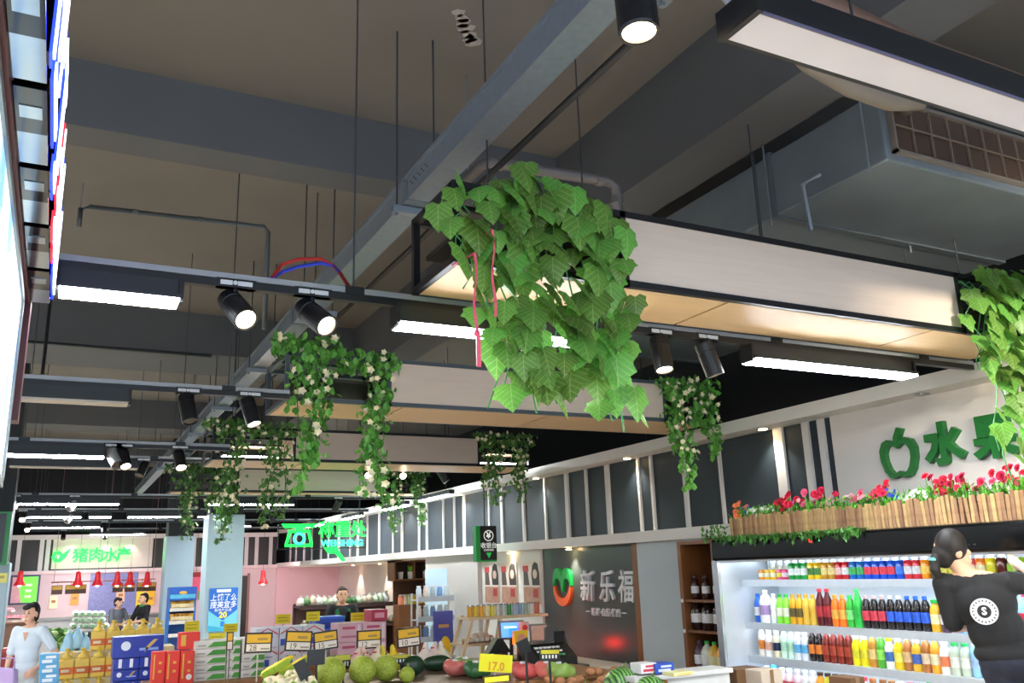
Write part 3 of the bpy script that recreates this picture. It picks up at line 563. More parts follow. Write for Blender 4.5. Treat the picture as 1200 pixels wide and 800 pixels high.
# ================================================================ SIGNS
GREEN = M('0f6a25', .35, var=.06)
t = thing('shop_sign', 'green raised apple emblem and characters on the pale board above the drinks fridge', 'sign', (5.15, 3.9, 2.24))
hf = [(0, .085), (.03, .108), (.075, .125), (.12, .108), (.148, .05), (.145, -.02), (.12, -.095), (.085, -.14), (.05, -.15), (.02, -.138), (0, -.13)]
ap = hf + [(-x, z) for x, z in hf[-2:0:-1]]; ap = ap[::-1]
mx = face_mx((5.2, 4.16, 2.365), *LFT)
mb = MB(); n_ = len(ap); inn = [(x*.7, z*.72-.006) for x, z in ap]
vs = [mx @ Vector((x, z, d_)) for d_ in (0, .045) for ring in (ap, inn) for x, z in ring]
fs = []
for i in range(n_):
    j = (i+1) % n_; fs += [(i, j, 2*n_+j, 2*n_+i), (n_+j, n_+i, 3*n_+i, 3*n_+j), (2*n_+i, 2*n_+j, 3*n_+j, 3*n_+i)]
mb.add(vs, fs); mb.build('apple_outline', GREEN, t)
MB().prism([(-.022, .07), (.018, .07), (.026, .125), (.06, .185), (.024, .2), (-.014, .135)], mx, .05).build('apple_stem', GREEN, t)
for ch, y in (('水', 3.80), ('果', 3.44), ('区', 3.08)): text(ch, .285, GREEN, face_mx((5.2, y, 2.385), *LFT), t, 'character', .045, .014, sx=.98)
# company wall logo
t = thing('wall_logo', 'green and orange heart emblem with silver characters on the grey wall panel', 'logo', (5.15, 8.2, 1.3))
mx = face_mx((5.15, 8.82, 1.485), *LFT)
def arc(cx, cy, r_, a0, a1, n=10): return [(cx+r_*math.cos(R(a0+(a1-a0)*k/n)), cy+r_*math.sin(R(a0+(a1-a0)*k/n))) for k in range(n+1)]
top_ = [(-.2, .0)] + [(-.2, .08)] + arc(-.1, .1, .095, 170, 40, 8) + [(0, .1)] + arc(.1, .1, .095, 140, 10, 8) + [(.2, .0), (.17, .0)] + arc(.1, .01, .07, 20, 140, 7) + [(0, -.07)] + arc(-.1, .01, .07, 40, 160, 7)
bm_ = bmesh.new(); vv = [bm_.verts.new((x, y, 0)) for x, y in top_]; f_ = bm_.faces.new(vv); bmesh.ops.triangulate(bm_, faces=[f_])
def poly_solid(poly, mx, d, name, mat, parent):
    bm = bmesh.new(); vs = [bm.verts.new((x, y, 0)) for x, y in poly]; f = bm.faces.new(vs)
    r_ = bmesh.ops.extrude_face_region(bm, geom=[f]); bmesh.ops.translate(bm, verts=[v for v in r_['geom'] if isinstance(v, bmesh.types.BMVert)], vec=(0, 0, d))
    bmesh.ops.recalc_face_normals(bm, faces=bm.faces); bmesh.ops.triangulate(bm, faces=bm.faces)
    me = bpy.data.meshes.new(name); bm.to_mesh(me); bm.free(); me.materials.append(mat); me.transform(Matrix.Translation(-Vector(ORG[parent.name])) @ mx)
    o = bpy.data.objects.new(name, me); C.objects.link(o); o.parent = parent; ORG[o.name] = ORG[parent.name]; return o
bm_.free()
poly_solid(top_, mx, .035, 'heart_top', M('12b04a', .4), t)
bot = arc(0, -.02, .2, 180, 360, 18) + arc(0, .03, .165, 350, 190, 16)
poly_solid(bot, mx, .035, 'heart_bottom', M('f0692a', .4), t)
SILV = M('e8eaea', .3, .2)
for ch, y in (('新', 8.3), ('乐', 7.92), ('福', 7.56)): text(ch, .34, SILV, face_mx((5.15, y, 1.46), *LFT), t, 'character', .03, .004, sx=.85, shear=.12)
text('一 新鲜·自然·健康 一', .085, SILV, face_mx((5.15, 7.98, 1.215), *LFT), t, 'slogan', .012, .002)
# hanging till sign
t = thing('hanging_sign', 'black and green box sign hanging over the till, with a coin emblem', 'sign', (4.5, 9.7, 1.79))
X0, X1, Z0, Z1, Yh = 4.47, 4.74, 1.78, 2.2, 9.7
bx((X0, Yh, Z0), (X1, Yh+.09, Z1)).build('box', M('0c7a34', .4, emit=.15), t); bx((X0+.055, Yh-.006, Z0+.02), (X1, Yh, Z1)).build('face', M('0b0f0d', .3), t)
MB().tube([((X0+X1)/2, Yh+.04, Z1), ((X0+X1)/2, Yh+.04, 4.5)], .008, 8).build('rod', BLACK, t)
mx = face_mx(((X0+X1)/2+.028, Yh-.006, 2.085), *FWD); rg = [(math.cos(k*.449), math.sin(k*.449)) for k in range(14)]
mb = MB(); mb.add([mx @ Vector((x*r_, z*r_, .002)) for r_ in (.066, .056) for x, z in rg], [(i, (i+1) % 14, 14+(i+1) % 14, 14+i) for i in range(14)]); mb.build('coin_ring', M('dfe5e2', .4, emit=.3), t)
text('¥', .1, M('dfe5e2', .4, emit=.3), mx, t, 'coin_mark', .002, .003); text('收银台', .072, M('dfe5e2', .4, emit=.3), face_mx(((X0+X1)/2+.028, Yh-.006, 1.965), *FWD), t, 'characters', .002)
text('CASHIER', .034, M('dfe5e2', .4, emit=.3), face_mx(((X0+X1)/2+.028, Yh-.006, 1.915), *FWD), t, 'lettering', .002)
MB().prism([(-.035, .03), (.035, .03), (0, -.035)], face_mx(((X0+X1)/2+.028, Yh-.006, 1.855), *FWD), .003).build('arrow', M('18a045', .4, emit=.4), t)
# green neon weighing sign
NEON = M('10e838', emit=2.6, var=0); NEONC = M('30f0a0', emit=2.6, var=0)
t = thing('neon_sign', 'glowing green weighing sign with a scale pictogram, hung in the middle of the hall', 'sign', (3.2, 12.0, 2.0)); Yw = 12.0
mb = MB()
for x0, x1, z0, z1 in ((2.62, 3.85, 2.36, 2.372), (2.62, 3.85, 2.03, 2.042), (2.62, 2.632, 2.03, 2.372), (3.838, 3.85, 2.03, 2.372)): mb.box((x0, Yw+.02, z0), (x1, Yw+.035, z1))
mb.build('frame', BLACK, t)
for x in (2.7, 3.75): MB().tube([(x, Yw+.03, 2.37), (x, Yw+.03, 4.5)], .006, 6).build('rod', BLACK, t)
mx = face_mx((2.9, Yw, 2.2), *FWD)
MB().prism([(-.24, .165), (.24, .165), (.2, .115), (-.2, .115)], mx, .02).build('scale_pan', NEON, t); MB().prism([(-.05, .115), (.05, .115), (.05, .085), (-.05, .085)], mx, .02).build('scale_neck', NEON, t)
mb = MB()
for q in ([(-.15, .085), (.15, .085), (.15, .05), (-.15, .05)], [(-.15, .05), (-.115, .05), (-.15, -.1), (-.185, -.1)], [(.15, .05), (.185, -.1), (.15, -.1), (.115, .05)], [(-.185, -.1), (.185, -.1), (.185, -.135), (-.185, -.135)]): mb.prism(q, mx, .02)
mb.build('scale_body', NEON, t)
mb = MB(); mb.add([mx @ Vector((x*r_, z*r_-.03, .02)) for r_ in (.085, .05) for x, z in rg], [(i, (i+1) % 14, 14+(i+1) % 14, 14+i) for i in range(14)]); mb.build('scale_dial', NEONC, t)
text('称重处', .235, NEON, face_mx((3.5, Yw, 2.275), *FWD), t, 'characters', .02, .002, sx=.97); text('WEIGHING', .118, NEONC, face_mx((3.5, Yw, 2.1), *FWD), t, 'lettering', .02, .002, sx=1.0)
MB().prism([(3.24-3.5, -.02), (3.42-3.5, -.02), (3.47-3.5, -.1), (3.55-3.5, -.2), (3.5-3.5, -.215), (3.4-3.5, -.1), (3.3-3.5, -.1)], face_mx((3.5, Yw, 2.07), *FWD), .02).build('pointer', NEON, t)
# pork and seafood letters on the back board
t = thing('shop_sign', 'glowing green fish emblem and characters on the pale board over the pork counter', 'sign', (.7, bk-.05, 2.1))
mx = face_mx((.08, bk-.05, 2.27), *FWD)
MB().prism([(-.17, 0), (-.12, .11), (-.02, .13), (.06, .06), (.12, .12), (.22, .2), (.12, -.02), (.02, -.12), (-.1, -.12)], mx, .05).build('fish_emblem', NEON, t)
MB().prism([(-.1, .0), (-.06, .05), (-.0, .03), (-.03, -.05)], mx @ Matrix.Translation((0, 0, .05)), .01).build('fish_eye', WHITE, t)
for ch, x in (('猪', .5), ('肉', .83), ('水', 1.13), ('产', 1.42)): text(ch, .34, NEON, face_mx((x, bk-.05, 2.27), *FWD), t, 'character', .05, .004)
# three posters
for i, y in enumerate((10.62, 10.12, 9.52)):
    t = thing('poster', 'hair-care poster on the white wall, %s from the grey logo panel' % nth(3-i), 'poster', (5.115, y, 1.28), 'hair posters on the white wall')
    w_ = .42; bx((5.108, y-w_/2, 1.28), (5.119, y+w_/2, 1.76)).build('sheet', M('e7d9cf', .5, var=.06), t)
    mxp = face_mx((5.108, y, 1.52), *LFT)
    MB().prism([(.02, -.03), (.0, .1), (.03, .2), (.09, .24), (.16, .22), (.2, .1), (.2, -.03)], mxp, .002).build('dark_hair', M('2b2422', .5), t)
    MB().prism(arc(.09, .1, .055, 0, 360, 10)[:-1], mxp @ Matrix.Translation((0, 0, .002)), .001).build('face_print', M('d8b7a5', .5), t)
    MB().prism([(-.2, -.03), (-.2, .14), (-.1, .16), (-.06, -.03)], mxp, .002).build('dark_hair', M('57453f', .5), t)
    MB().prism([(-.21, .13), (-.07, .13), (-.07, .2), (-.21, .2)], mxp @ Matrix.Translation((0, 0, .002)), .002).build('red_caption', M('c23a3a', .5), t)
    MB().prism([(-.21, -.25), (.21, -.25), (.21, -.05), (-.21, -.05)], mxp, .002).build('lower_print', M('b98a74', .5, var=.4, scale=12), t); MB().prism([(.04, -.17), (.16, -.17), (.16, -.07), (.04, -.07)], mxp @ Matrix.Translation((0, 0, .002)), .002).build('red_caption', M('a83030', .5), t)

# ================================================================ DRINKS FRIDGE
t = thing('drinks_fridge', 'open black drinks fridge with white lit shelves along the right wall', 'fridge', (4.8, 3, 0))
FX0, FX1, FY0, FY1 = 4.5, 5.14, -.4, 5.45
GLOSS = M('0b0d0e', .18, var=.05)
bx((FX0, FY0, 1.7), (FX1, FY1, 1.86)).build('canopy', GLOSS, t, bevel=.02); bx((FX0+.02, FY0, 1.685), (FX0+.06, FY1, 1.705)).build('canopy_trim', M('c9ccd0', .3, .6), t)
bx((FX0, FY0, .0), (FX1, FY1, .42)).build('plinth', GLOSS, t, bevel=.01)
bx((FX1-.03, FY0, .42), (FX1, FY1, 1.7)).build('back_panel', M('e9f1f7', .4, var=.03), t)
bx((FX0+.02, FY1-.05, .42), (FX1, FY1, 1.7)).build('end_wall', M('c4cad0', .38, .45, .08, 4), t, bevel=.006)
bx((FX0+.005, FY1-.06, .42), (FX0+.03, FY1+.005, 1.7)).build('end_post', M('c6cacf', .25, .7), t)
bx((FX0+.02, FY0, .42), (FX1, FY0+.05, 1.7)).build('end_wall', M('c4cad0', .38, .45, .08, 4), t)
SH = [1.55, 1.24, 1.0, .74]
LEDF = M('eaf4ff', emit=9., var=0)
for z in SH:
    bx((4.75, FY0+.05, z-.014), (FX1-.03, FY1-.05, z)).build('shelf', M('dfe6ea', .3, var=.03), t)
    bx((4.735, FY0+.05, z-.045), (4.752, FY1-.05, z+.004)).build('price_rail', M('c3cbd2', .3, .2, .1, 20), t)
    bx((4.775, FY0+.1, z-.024), (4.80, FY1-.1, z-.0145)).build('light_strip', LEDF, t)
bx((4.56, FY0+.1, 1.688), (4.60, FY1-.1, 1.698)).build('light_strip', LEDF, t); bx((4.9, FY0+.1, 1.688), (4.94, FY1-.1, 1.698)).build('light_strip', LEDF, t)
mb = MB().box((4.497, 4.30, 1.79), (4.5, 4.46, 1.83)); mb.build('control_display', M('141516', .2), t)
text('18', .035, M('ff2a2a', emit=3.), face_mx((4.497, 4.41, 1.81), *LFT), t, 'red_lit_part', .001); MB().lathe([(.004, 0), (.004, .002)], (4.496, 4.33, 1.81), 8, Matrix.Rotation(R(-90), 3, 'Y')).build('indicator', M('20ff50', emit=3.), t)
DR = {}
PROF = {'can': (.031, .118, [(.026, 0), (.031, .006), (.031, .104), (.026, .114), (.026, .118)]),
        'minican': (.026, .075, [(.023, 0), (.026, .005), (.026, .066), (.022, .075)]),
        'bottle': (.032, .205, [(.028, 0), (.032, .008), (.032, .05), (.029, .075), (.032, .10), (.032, .135), (.022, .17), (.013, .186), (.013, .195)]),
        'tall': (.034, .245, [(.029, 0), (.034, .01), (.034, .06), (.030, .09), (.034, .13), (.032, .165), (.016, .21), (.013, .222), (.013, .235)]),
        'juice': (.034, .19, [(.031, 0), (.034, .008), (.034, .12), (.028, .145), (.019, .158), (.019, .176)]),
        'jug': (.052, .235, [(.047, 0), (.052, .01), (.052, .15), (.035, .19), (.018, .205), (.018, .222)])}
def drink(kind, body, label, cap, loc, words, group):
    key = (kind, body, label, cap)
    if key not in DR:
        r_, h_, pr = PROF[kind]; clear = body in ('clear', 'blue')
        bm = M({'clear': 'cfe6f2', 'blue': '8fc4f0'}.get(body, body), .18, var=.06, scale=20)
        o = MB().lathe(pr, loc, 12).build(kind if kind != 'minican' else 'can', bm, loc=loc, smooth=True)
        if kind in ('can', 'minican'):
            MB().lathe([(r_*.8, h_-.002), (r_*.8, h_+.001)], loc, 12).build('lid', CHROME, o)
            if label: MB().lathe([(r_*1.012, h_*.28), (r_*1.012, h_*.68)], loc, 12).build('print', M(label, .3, var=.5, scale=38), o)
        else:
            z1 = pr[-1][1]; MB().lathe([(pr[-1][0]*1.15, z1-.008), (pr[-1][0]*1.15, z1+.012), (pr[-1][0]*.9, z1+.014)], loc, 10).build('cap', M(cap, .4), o)
            if label: MB().lathe([(r_*1.02, h_*.25), (r_*1.02, h_*.55)], loc, 12).build('paper_label', M(label, .4, var=.5, scale=30), o)
        DR[key] = o; ORG[o.name] = tuple(loc)
    else: o = dup(DR[key], loc=loc)
    return tag(o, words, 'can' if 'can' in kind else 'bottle', group)
rows = [
 [(893, 'minican', 'e08a1e', 'f3e3c0', '', 'small orange'), (900, 'minican', 'e8b820', 'f0e2b0', '', 'small yellow'), (907, 'minican', 'e8b820', 'f0e2b0', '', 'small yellow'), (914, 'minican', 'e05a80', 'f2d040', '', 'small pink'), (920, 'minican', 'd03a68', 'f0c8d0', '', 'small pink'),
  (929, 'can', '1d8f3c', 'd6ead4', '', 'green'), (936, 'can', '1d8f3c', 'd6ead4', '', 'green'), (942, 'can', '23994a', 'd6ead4', '', 'green'), (950, 'can', 'f0c418', '3f7a2a', '', 'yellow'), (957, 'can', 'f0c418', '3f7a2a', '', 'yellow'), (964, 'can', 'c8912c', 'e8c878', '', 'gold'), (970, 'can', 'c8912c', 'e8c878', '', 'gold'), (977, 'can', 'c92028', 'e8b0a8', '', 'red'), (984, 'can', 'c92028', 'e8e0e0', '', 'red'),
  (991, 'can', '1568b8', '38a850', '', 'blue-green'), (998, 'can', '1568b8', '38a850', '', 'blue-green'), (1005, 'can', '1450c8', 'd83848', '', 'blue'), (1012, 'can', '1450c8', 'd83848', '', 'blue'), (1019, 'can', '1450c8', 'd83848', '', 'blue'), (1027, 'can', '1450c8', 'd83848', '', 'blue'), (1034, 'can', '1450c8', '4078e0', '', 'blue'), (1041, 'can', 'd02c38', 'd8d8dc', '', 'red and silver'), (1049, 'can', 'd02c38', 'd8d8dc', '', 'red and silver'),
  (1058, 'can', 'f09018', 'f8b850', '', 'orange'), (1066, 'can', '3c2c24', 'd8a040', '', 'dark brown'), (1073, 'can', '3c2c24', 'c8c058', '', 'dark brown'), (1081, 'can', '38342c', 'd0c040', '', 'dark brown'), (1089, 'can', 'a8d048', '', '', 'lime'), (1097, 'can', 'e85848', 'f0c0b0', '', 'coral'), (1106, 'can', 'f08028', 'f0d0a0', '', 'orange'), (1150, 'can', 'e8d818', 'c8c020', '', 'lemon'), (1162, 'can', '5a2018', '', '', 'brown'), (1172, 'can', '28401c', '90c030', '', 'dark green'), (1183, 'can', '90c030', '28401c', '', 'lime'), (1195, 'can', 'e0e0dc', '', '', 'white')],
 [(889, 'bottle', '2060c8', 'e0e8f0', '2060c8', 'blue'), (897, 'jug', 'ecebee', '9a80b0', 'f0f0f0', 'big white'), (907, 'bottle', 'dfe6df', 'eef2ee', 'f0f0f0', 'milky'), (914, 'bottle', '86d83c', 'd8f0c0', '1ea838', 'bright green'), (922, 'bottle', '86d83c', 'd8f0c0', '1ea838', 'bright green'), (930, 'bottle', 'd8a018', '5a4c18', 'c89010', 'amber'), (937, 'bottle', 'd8a018', '5a4c18', 'c89010', 'amber'), (943, 'bottle', 'd8b040', '', 'e0a818', 'amber'), (950, 'bottle', 'd8b040', '', 'e0a818', 'amber'), (957, 'tall', '5a141a', 'a02028', 'd82838', 'dark red'), (965, 'tall', '5a141a', 'a02028', 'd82838', 'dark red'),
  (974, 'bottle', 'f07018', 'f8a040', 'f0a020', 'orange'), (981, 'bottle', 'f07018', 'f8a040', 'f0a020', 'orange'), (988, 'bottle', '38a838', '70d070', '40d060', 'green'), (996, 'tall', '30b848', '18a038', '38d858', 'green'), (1004, 'bottle', '201818', 'c03848', 'd8b8b8', 'cola'), (1011, 'bottle', '201818', 'c03848', 'd8b8b8', 'cola'), (1018, 'bottle', '201818', 'c03848', 'd8b8b8', 'cola'), (1025, 'bottle', '201818', '2858c8', 'e0e0e0', 'cola'), (1033, 'bottle', '1c1818', '2858c8', 'e0e0e0', 'blue-labelled cola'), (1042, 'bottle', '1c1818', '2858c8', '3068d8', 'blue-labelled cola'), (1051, 'bottle', '1c1818', '2858c8', '3068d8', 'blue-labelled cola'), (1060, 'bottle', '1c1818', '2858c8', '3068d8', 'blue-labelled cola'),
  (1071, 'juice', 'e0a828', 'f0d8a0', '28b048', 'orange juice'), (1081, 'juice', '4a3048', 'd8d0d8', '6a58a0', 'purple juice'), (1091, 'bottle', 'blue', 'b0c8f0', 'f0f4f8', 'water'), (1099, 'bottle', 'blue', 'b0c8f0', 'f0f4f8', 'water'), (1107, 'bottle', 'blue', 'b0c8f0', 'f0f4f8', 'water'), (1115, 'bottle', 'blue', 'b0c8f0', 'f0f4f8', 'water'), (1124, 'bottle', 'blue', 'b0c8f0', 'f0f4f8', 'water'), (1182, 'jug', 'blue', 'c83048', 'e84878', 'big water'), (1194, 'jug', 'blue', 'c83048', 'e84878', 'big water')],
 [(894, 'bottle', 'f0e8dc', 'f08030', 'f09030', 'white and orange'), (902, 'juice', 'ecebe8', 'e0a890', 'f0f0f0', 'white'), (911, 'juice', 'e0d4b8', '182848', 'f0f0f0', 'navy-labelled'), (920, 'bottle', 'd0ecd8', 'a8d8b8', '28b858', 'pale green'), (928, 'bottle', 'd0ecd8', 'a8d8b8', '28b858', 'pale green'), (936, 'juice', 'd8dce4', '58a8d8', 'f0f0f0', 'blue and white'), (943, 'juice', 'd8dce4', '58a8d8', 'f0f0f0', 'blue and white'), (950, 'bottle', '241814', 'e07828', 'c02830', 'black'), (957, 'bottle', '241814', 'e07828', 'c02830', 'black'), (964, 'bottle', '7c2414', 'a03820', 'd03838', 'red-brown'), (971, 'bottle', '7c2414', 'a03820', 'd03838', 'red-brown'), (978, 'bottle', '7c2414', 'a03820', 'd03838', 'red-brown'), (984, 'bottle', '7c2414', 'a03820', 'd03838', 'red-brown'),
  (991, 'juice', 'e8d818', 'c8c028', 'f0f0f0', 'yellow'), (998, 'juice', 'e8d818', 'c8c028', 'f0f0f0', 'yellow'), (1005, 'bottle', 'c88838', 'e0b878', 'f0f0e8', 'tea'), (1013, 'bottle', '50a830', '80d050', 'f0f0f0', 'green'), (1021, 'juice', 'e8e4d8', '3868a8', 'f0d020', 'white'), (1030, 'juice', 'e8c818', 'f0e060', 'f0f0f0', 'yellow'), (1037, 'bottle', 'b07038', 'd8b080', 'f0f0f0', 'tea'), (1044, 'juice', 'e0b030', '4060a8', 'f0f0f0', 'yellow'), (1052, 'bottle', 'a86830', 'd8c0a0', 'f0f0f0', 'tea'), (1060, 'bottle', 'f0a028', 'f8e0b0', 'f0f0f0', 'orange'), (1067, 'juice', 'e8e0d8', 'e87850', 'f0f0f0', 'white'), (1076, 'juice', 'b8c4b0', 'd0d8c8', '30a858', 'grey-green'), (1085, 'juice', 'b8c4b0', 'd0d8c8', '30a858', 'grey-green'), (1094, 'bottle', 'blue', '90b0f0', 'f0f4f8', 'water'), (1102, 'bottle', 'blue', '90b0f0', 'f0f4f8', 'water'), (1110, 'bottle', 'blue', '90b0f0', 'f0f4f8', 'water'), (1118, 'bottle', 'blue', '90b0f0', 'f0f4f8', 'water'), (1127, 'bottle', 'blue', '90b0f0', 'f0f4f8', 'water')],
 [(900, 'juice', 'd8e0e8', '', 'e0e8f0', 'pale'), (908, 'tall', '38a8e8', '80d0f0', '38b0f0', 'sky blue'), (918, 'juice', 'e8d0d0', 'd84858', 'f0f0f0', 'white and red'), (926, 'juice', 'e8d0d0', 'd84858', 'f0f0f0', 'white and red'), (935, 'juice', 'e8c8d0', 'd87888', 'f0f0f0', 'pink'), (944, 'juice', 'e8e0e0', 'c8b8c0', 'f0f0f0', 'white'), (953, 'juice', 'e8e4e0', '', 'f0f0f0', 'white'), (961, 'juice', 'e09830', 'c8b060', '3a2418', 'orange'), (969, 'juice', 'c8c030', '80a830', '3a2418', 'olive'), (977, 'juice', 'a8b848', '', '4a3828', 'olive'), (985, 'juice', 'd0a858', '', '40301c', 'tan'), (1003, 'juice', '3858c8', 'e0e0f0', 'd83848', 'blue'), (1012, 'juice', 'e0d8e8', 'a03060', 'd83848', 'white'), (1022, 'juice', 'c89060', '', 'b06838', 'tan'), (1034, 'juice', 'b07840', 'd8a060', '8a5830', 'brown'), (1044, 'juice', '8a5838', 'd0a878', 'a87048', 'brown'), (1054, 'juice', 'd0d8d8', '', 'c0c8c8', 'pale'), (1066, 'juice', 'e8e0e0', 'e04858', 'e05060', 'white and red'), (1076, 'juice', 'e0e8e0', '50b058', '30b850', 'white'), (1088, 'bottle', '30b058', '80d8a0', '28c058', 'green'), (1098, 'bottle', '30b058', '80d8a0', '28c058', 'green'), (1108, 'bottle', '40a8e0', '', '38b0e8', 'blue'), (1118, 'bottle', '40a8e0', '', '38b0e8', 'blue'), (1128, 'bottle', '40a8e0', '', '38b0e8', 'blue')]]
SN = ('top', 'second', 'third', 'bottom')
for ri, row in enumerate(rows):
    yp = (672, 712, 755, 795)[ri]; prev = None
    for i, (px, kind, body, label, cap, word) in enumerate(row):
        y = atX(px, yp, 4.81).y; r_ = PROF[kind][0]
        if prev is not None: y = min(y, prev-r_-.001)
        prev = y-r_
        k = 'can' if 'can' in kind else 'bottle'
        drink(kind, body, label, cap, (4.81, y, SH[ri]), '%s drink %s, %s along the %s fridge shelf from the silver end wall' % (word, k, nth(i+1), SN[ri]), 'drinks on the %s fridge shelf' % SN[ri])
for i in range(26):
    drink('juice', 'clear', 'e4ecd0', 'f2f6f8', (4.93, 5.25-.075*i, SH[0]-.03 if 0 else SH[0]), 'clear bottle behind the cans on the top fridge shelf, %s from the end wall' % nth(i+1), 'clear bottles behind the cans')

# -------- planters of artificial flowers on the fridge
BARK = M('a5835c', .8, var=.45, scale=14, bump=.4, stretch=(1, 1, .25), rand=.35)
PM = bx((-.004, -.0112, 0), (.012, .0112, 1)).build('picket_source', BARK); PME = PM.data; bpy.data.objects.remove(PM)
def flower_mesh(col, kind):
    g = random.Random(5); mb = MB()
    if kind == 'carnation':
        for ring, (n_, r_, z_) in enumerate(((9, 1, .1), (8, .75, .4), (6, .45, .62))):
            for k in range(n_):
                a = 2*math.pi*(k+.5*ring)/n_; b_ = math.pi/n_*1.1
                mb.add([(0, 0, 0), (r_*math.cos(a-b_), r_*math.sin(a-b_), z_+g.uniform(0, .2)), (r_*1.1*math.cos(a), r_*1.1*math.sin(a), z_-.05), (r_*math.cos(a+b_), r_*math.sin(a+b_), z_+g.uniform(0, .2))], [(0, 1, 2, 3)])
    else:
        for k in range(6):
            a = 2*math.pi*k/6; mb.add([(0, 0, 0), (.7*math.cos(a-.45), .7*math.sin(a-.45), .25), (math.cos(a), math.sin(a), .2), (.7*math.cos(a+.45), .7*math.sin(a+.45), .25)], [(0, 1, 2, 3)])
        mb.ball((0, 0, .12), .22, 6, 4)
    o = mb.build('flower_source', M(col, .6, var=.15, rand=.12)); me = o.data; bpy.data.objects.remove(o); return me
FL = {c: flower_mesh(h, k) for c, h, k in (('rose', 'd8224c', 'carnation'), ('pink', 'f06a92', 'carnation'), ('orange', 'f08a5a', 'carnation'), ('blue', '2c38b8', 'daisy'), ('white', 'f4f4ea', 'daisy'), ('palepink', 'f4a8b8', 'daisy'), ('violet', '9a70c0', 'daisy'))}
GRASS = M('5fae2e', .5, var=.35, scale=15)
mix = [['orange']*10 + ['blue']*5 + ['white']*14 + ['rose']*9 + ['violet']*2, ['rose']*5 + ['pink']*10 + ['palepink']*14, ['rose']*4 + ['blue']*7 + ['white']*9 + ['rose']*10, ['rose']*9 + ['pink']*8 + ['palepink']*4, ['rose']*8 + ['pink']*8, ['rose']*6, ['pink']*6]
for i in range(5):
    ya = 5.25-.66*i; yb = ya-.65; g = random.Random(40+i)
    t = thing('flower_planter', 'picket planter of %s flowers on the fridge, %s from the bookcase end' % (('orange and crimson', 'pink', 'blue and crimson', 'crimson and pink', 'deep pink')[i], nth(i+1)), 'planter', (4.62, (ya+yb)/2, 1.86), 'planters on the fridge')
    bx((4.56, yb, 1.862), (4.72, ya, 1.96)).build('trough', M('3b2d20', .8), t); o = Vector(ORG[t.name])
    n_ = 24
    for k in range(n_):
        h = .15+g.uniform(-.014, .016); y = ya-.0135-k*(ya-yb-.027)/(n_-1)
        piece('picket', PME, t, Matrix.Translation(Vector((4.543+g.uniform(0, .008), y, 1.862))-o) @ Matrix.Rotation(g.uniform(-.05, .05), 4, 'X') @ Matrix.Diagonal((1, 1, h, 1)))
    bx((4.555, yb, 1.9), (4.56, ya, 1.915)).build('batten', BARK, t)
    mb = MB(); cols = [c for c in mix[i] for _ in range(2 if c in ('white', 'palepink', 'rose') else 1)]; g.shuffle(cols) if i in (1, 3, 4) else None
    for k in range(150):
        p = Vector((g.uniform(4.58, 4.7), g.uniform(yb, ya), 1.95)); h = g.uniform(.07, .17); b_ = Vector((g.gauss(0, .03), g.gauss(0, .03), h)); s = Vector((0, .006, 0)) if g.random() < .5 else Vector((.006, 0, 0))
        mb.add([p-s, p+s, p+b_*.6+s*.7, p+b_, p+b_*.6-s*.7], [(0, 1, 2, 3, 4)])
    for k in range(200):
        p = Vector((g.uniform(4.56, 4.7), g.uniform(yb, ya), g.uniform(1.99, 2.08))); s = g.uniform(.014, .028); ax = Matrix.Rotation(g.uniform(0, 6.28), 3, 'Z') @ Matrix.Rotation(g.uniform(0, 1.4), 3, 'X')
        mb.add([p+ax @ Vector(q)*s for q in ((0, -1, 0), (.5, 0, .15), (0, 1, 0), (-.5, 0, .15))], [(0, 1, 2, 3)])
    pos = []
    for k, c in enumerate(cols):
        f = (k+g.random()*.9)/len(cols); y = ya-f*(ya-yb); sm = c in ('blue', 'white', 'palepink', 'violet')
        p = Vector((g.uniform(4.565, 4.66), y, 2.03+g.uniform(.015, .07 if sm else .12)-(.03 if c in ('white', 'orange') else 0)))
        mb.tube([(p.x+.02, p.y, 1.95), p], .003, 4); pos.append((p, c, g.uniform(.015, .021) if sm else g.uniform(.019, .028)))
    tag(mb.build('greenery', GRASS, t), kind='stuff')
    for p, c, s in pos:
        piece('flower', FL[c], t, Matrix.Translation(p-o) @ Matrix.Rotation(R(-55)+g.uniform(-.5, .3), 4, 'Y') @ Matrix.Rotation(g.uniform(-.5, .5), 4, 'X') @ Matrix.Diagonal((s, s, s, 1)))
g = random.Random(3); mb = MB()
for k in range(420):
    f = g.random(); y = 5.5-f*1.55; p = Vector((4.50+g.uniform(-.05, .03), y, 1.868-abs(g.gauss(0, .022)) + (.05 if y > 5.25 else 0)*g.random()*2)); s = g.uniform(.014, .03); ax = Matrix.Rotation(g.uniform(0, 6.28), 3, 'Z') @ Matrix.Rotation(g.uniform(.2, 1.9), 3, 'X')
    mb.add([p+ax @ Vector(q)*s for q in ((0, -1, 0), (.55, 0, .2), (0, 1, 0), (-.55, 0, .2))], [(0, 1, 2, 3)])
t = thing('leaf_garland', 'dark leafy garland trailing below the planters on the fridge canopy', 'garland', (4.5, 4.7, 1.86))
tag(mb.build('foliage', LEAFD, t), kind='stuff'); MB().tube([(4.52, 5.5, 1.87), (4.49, 4.7, 1.865), (4.52, 3.95, 1.87)], .006, 5).build('vine_stem', M('4a5a2a', .7), t)

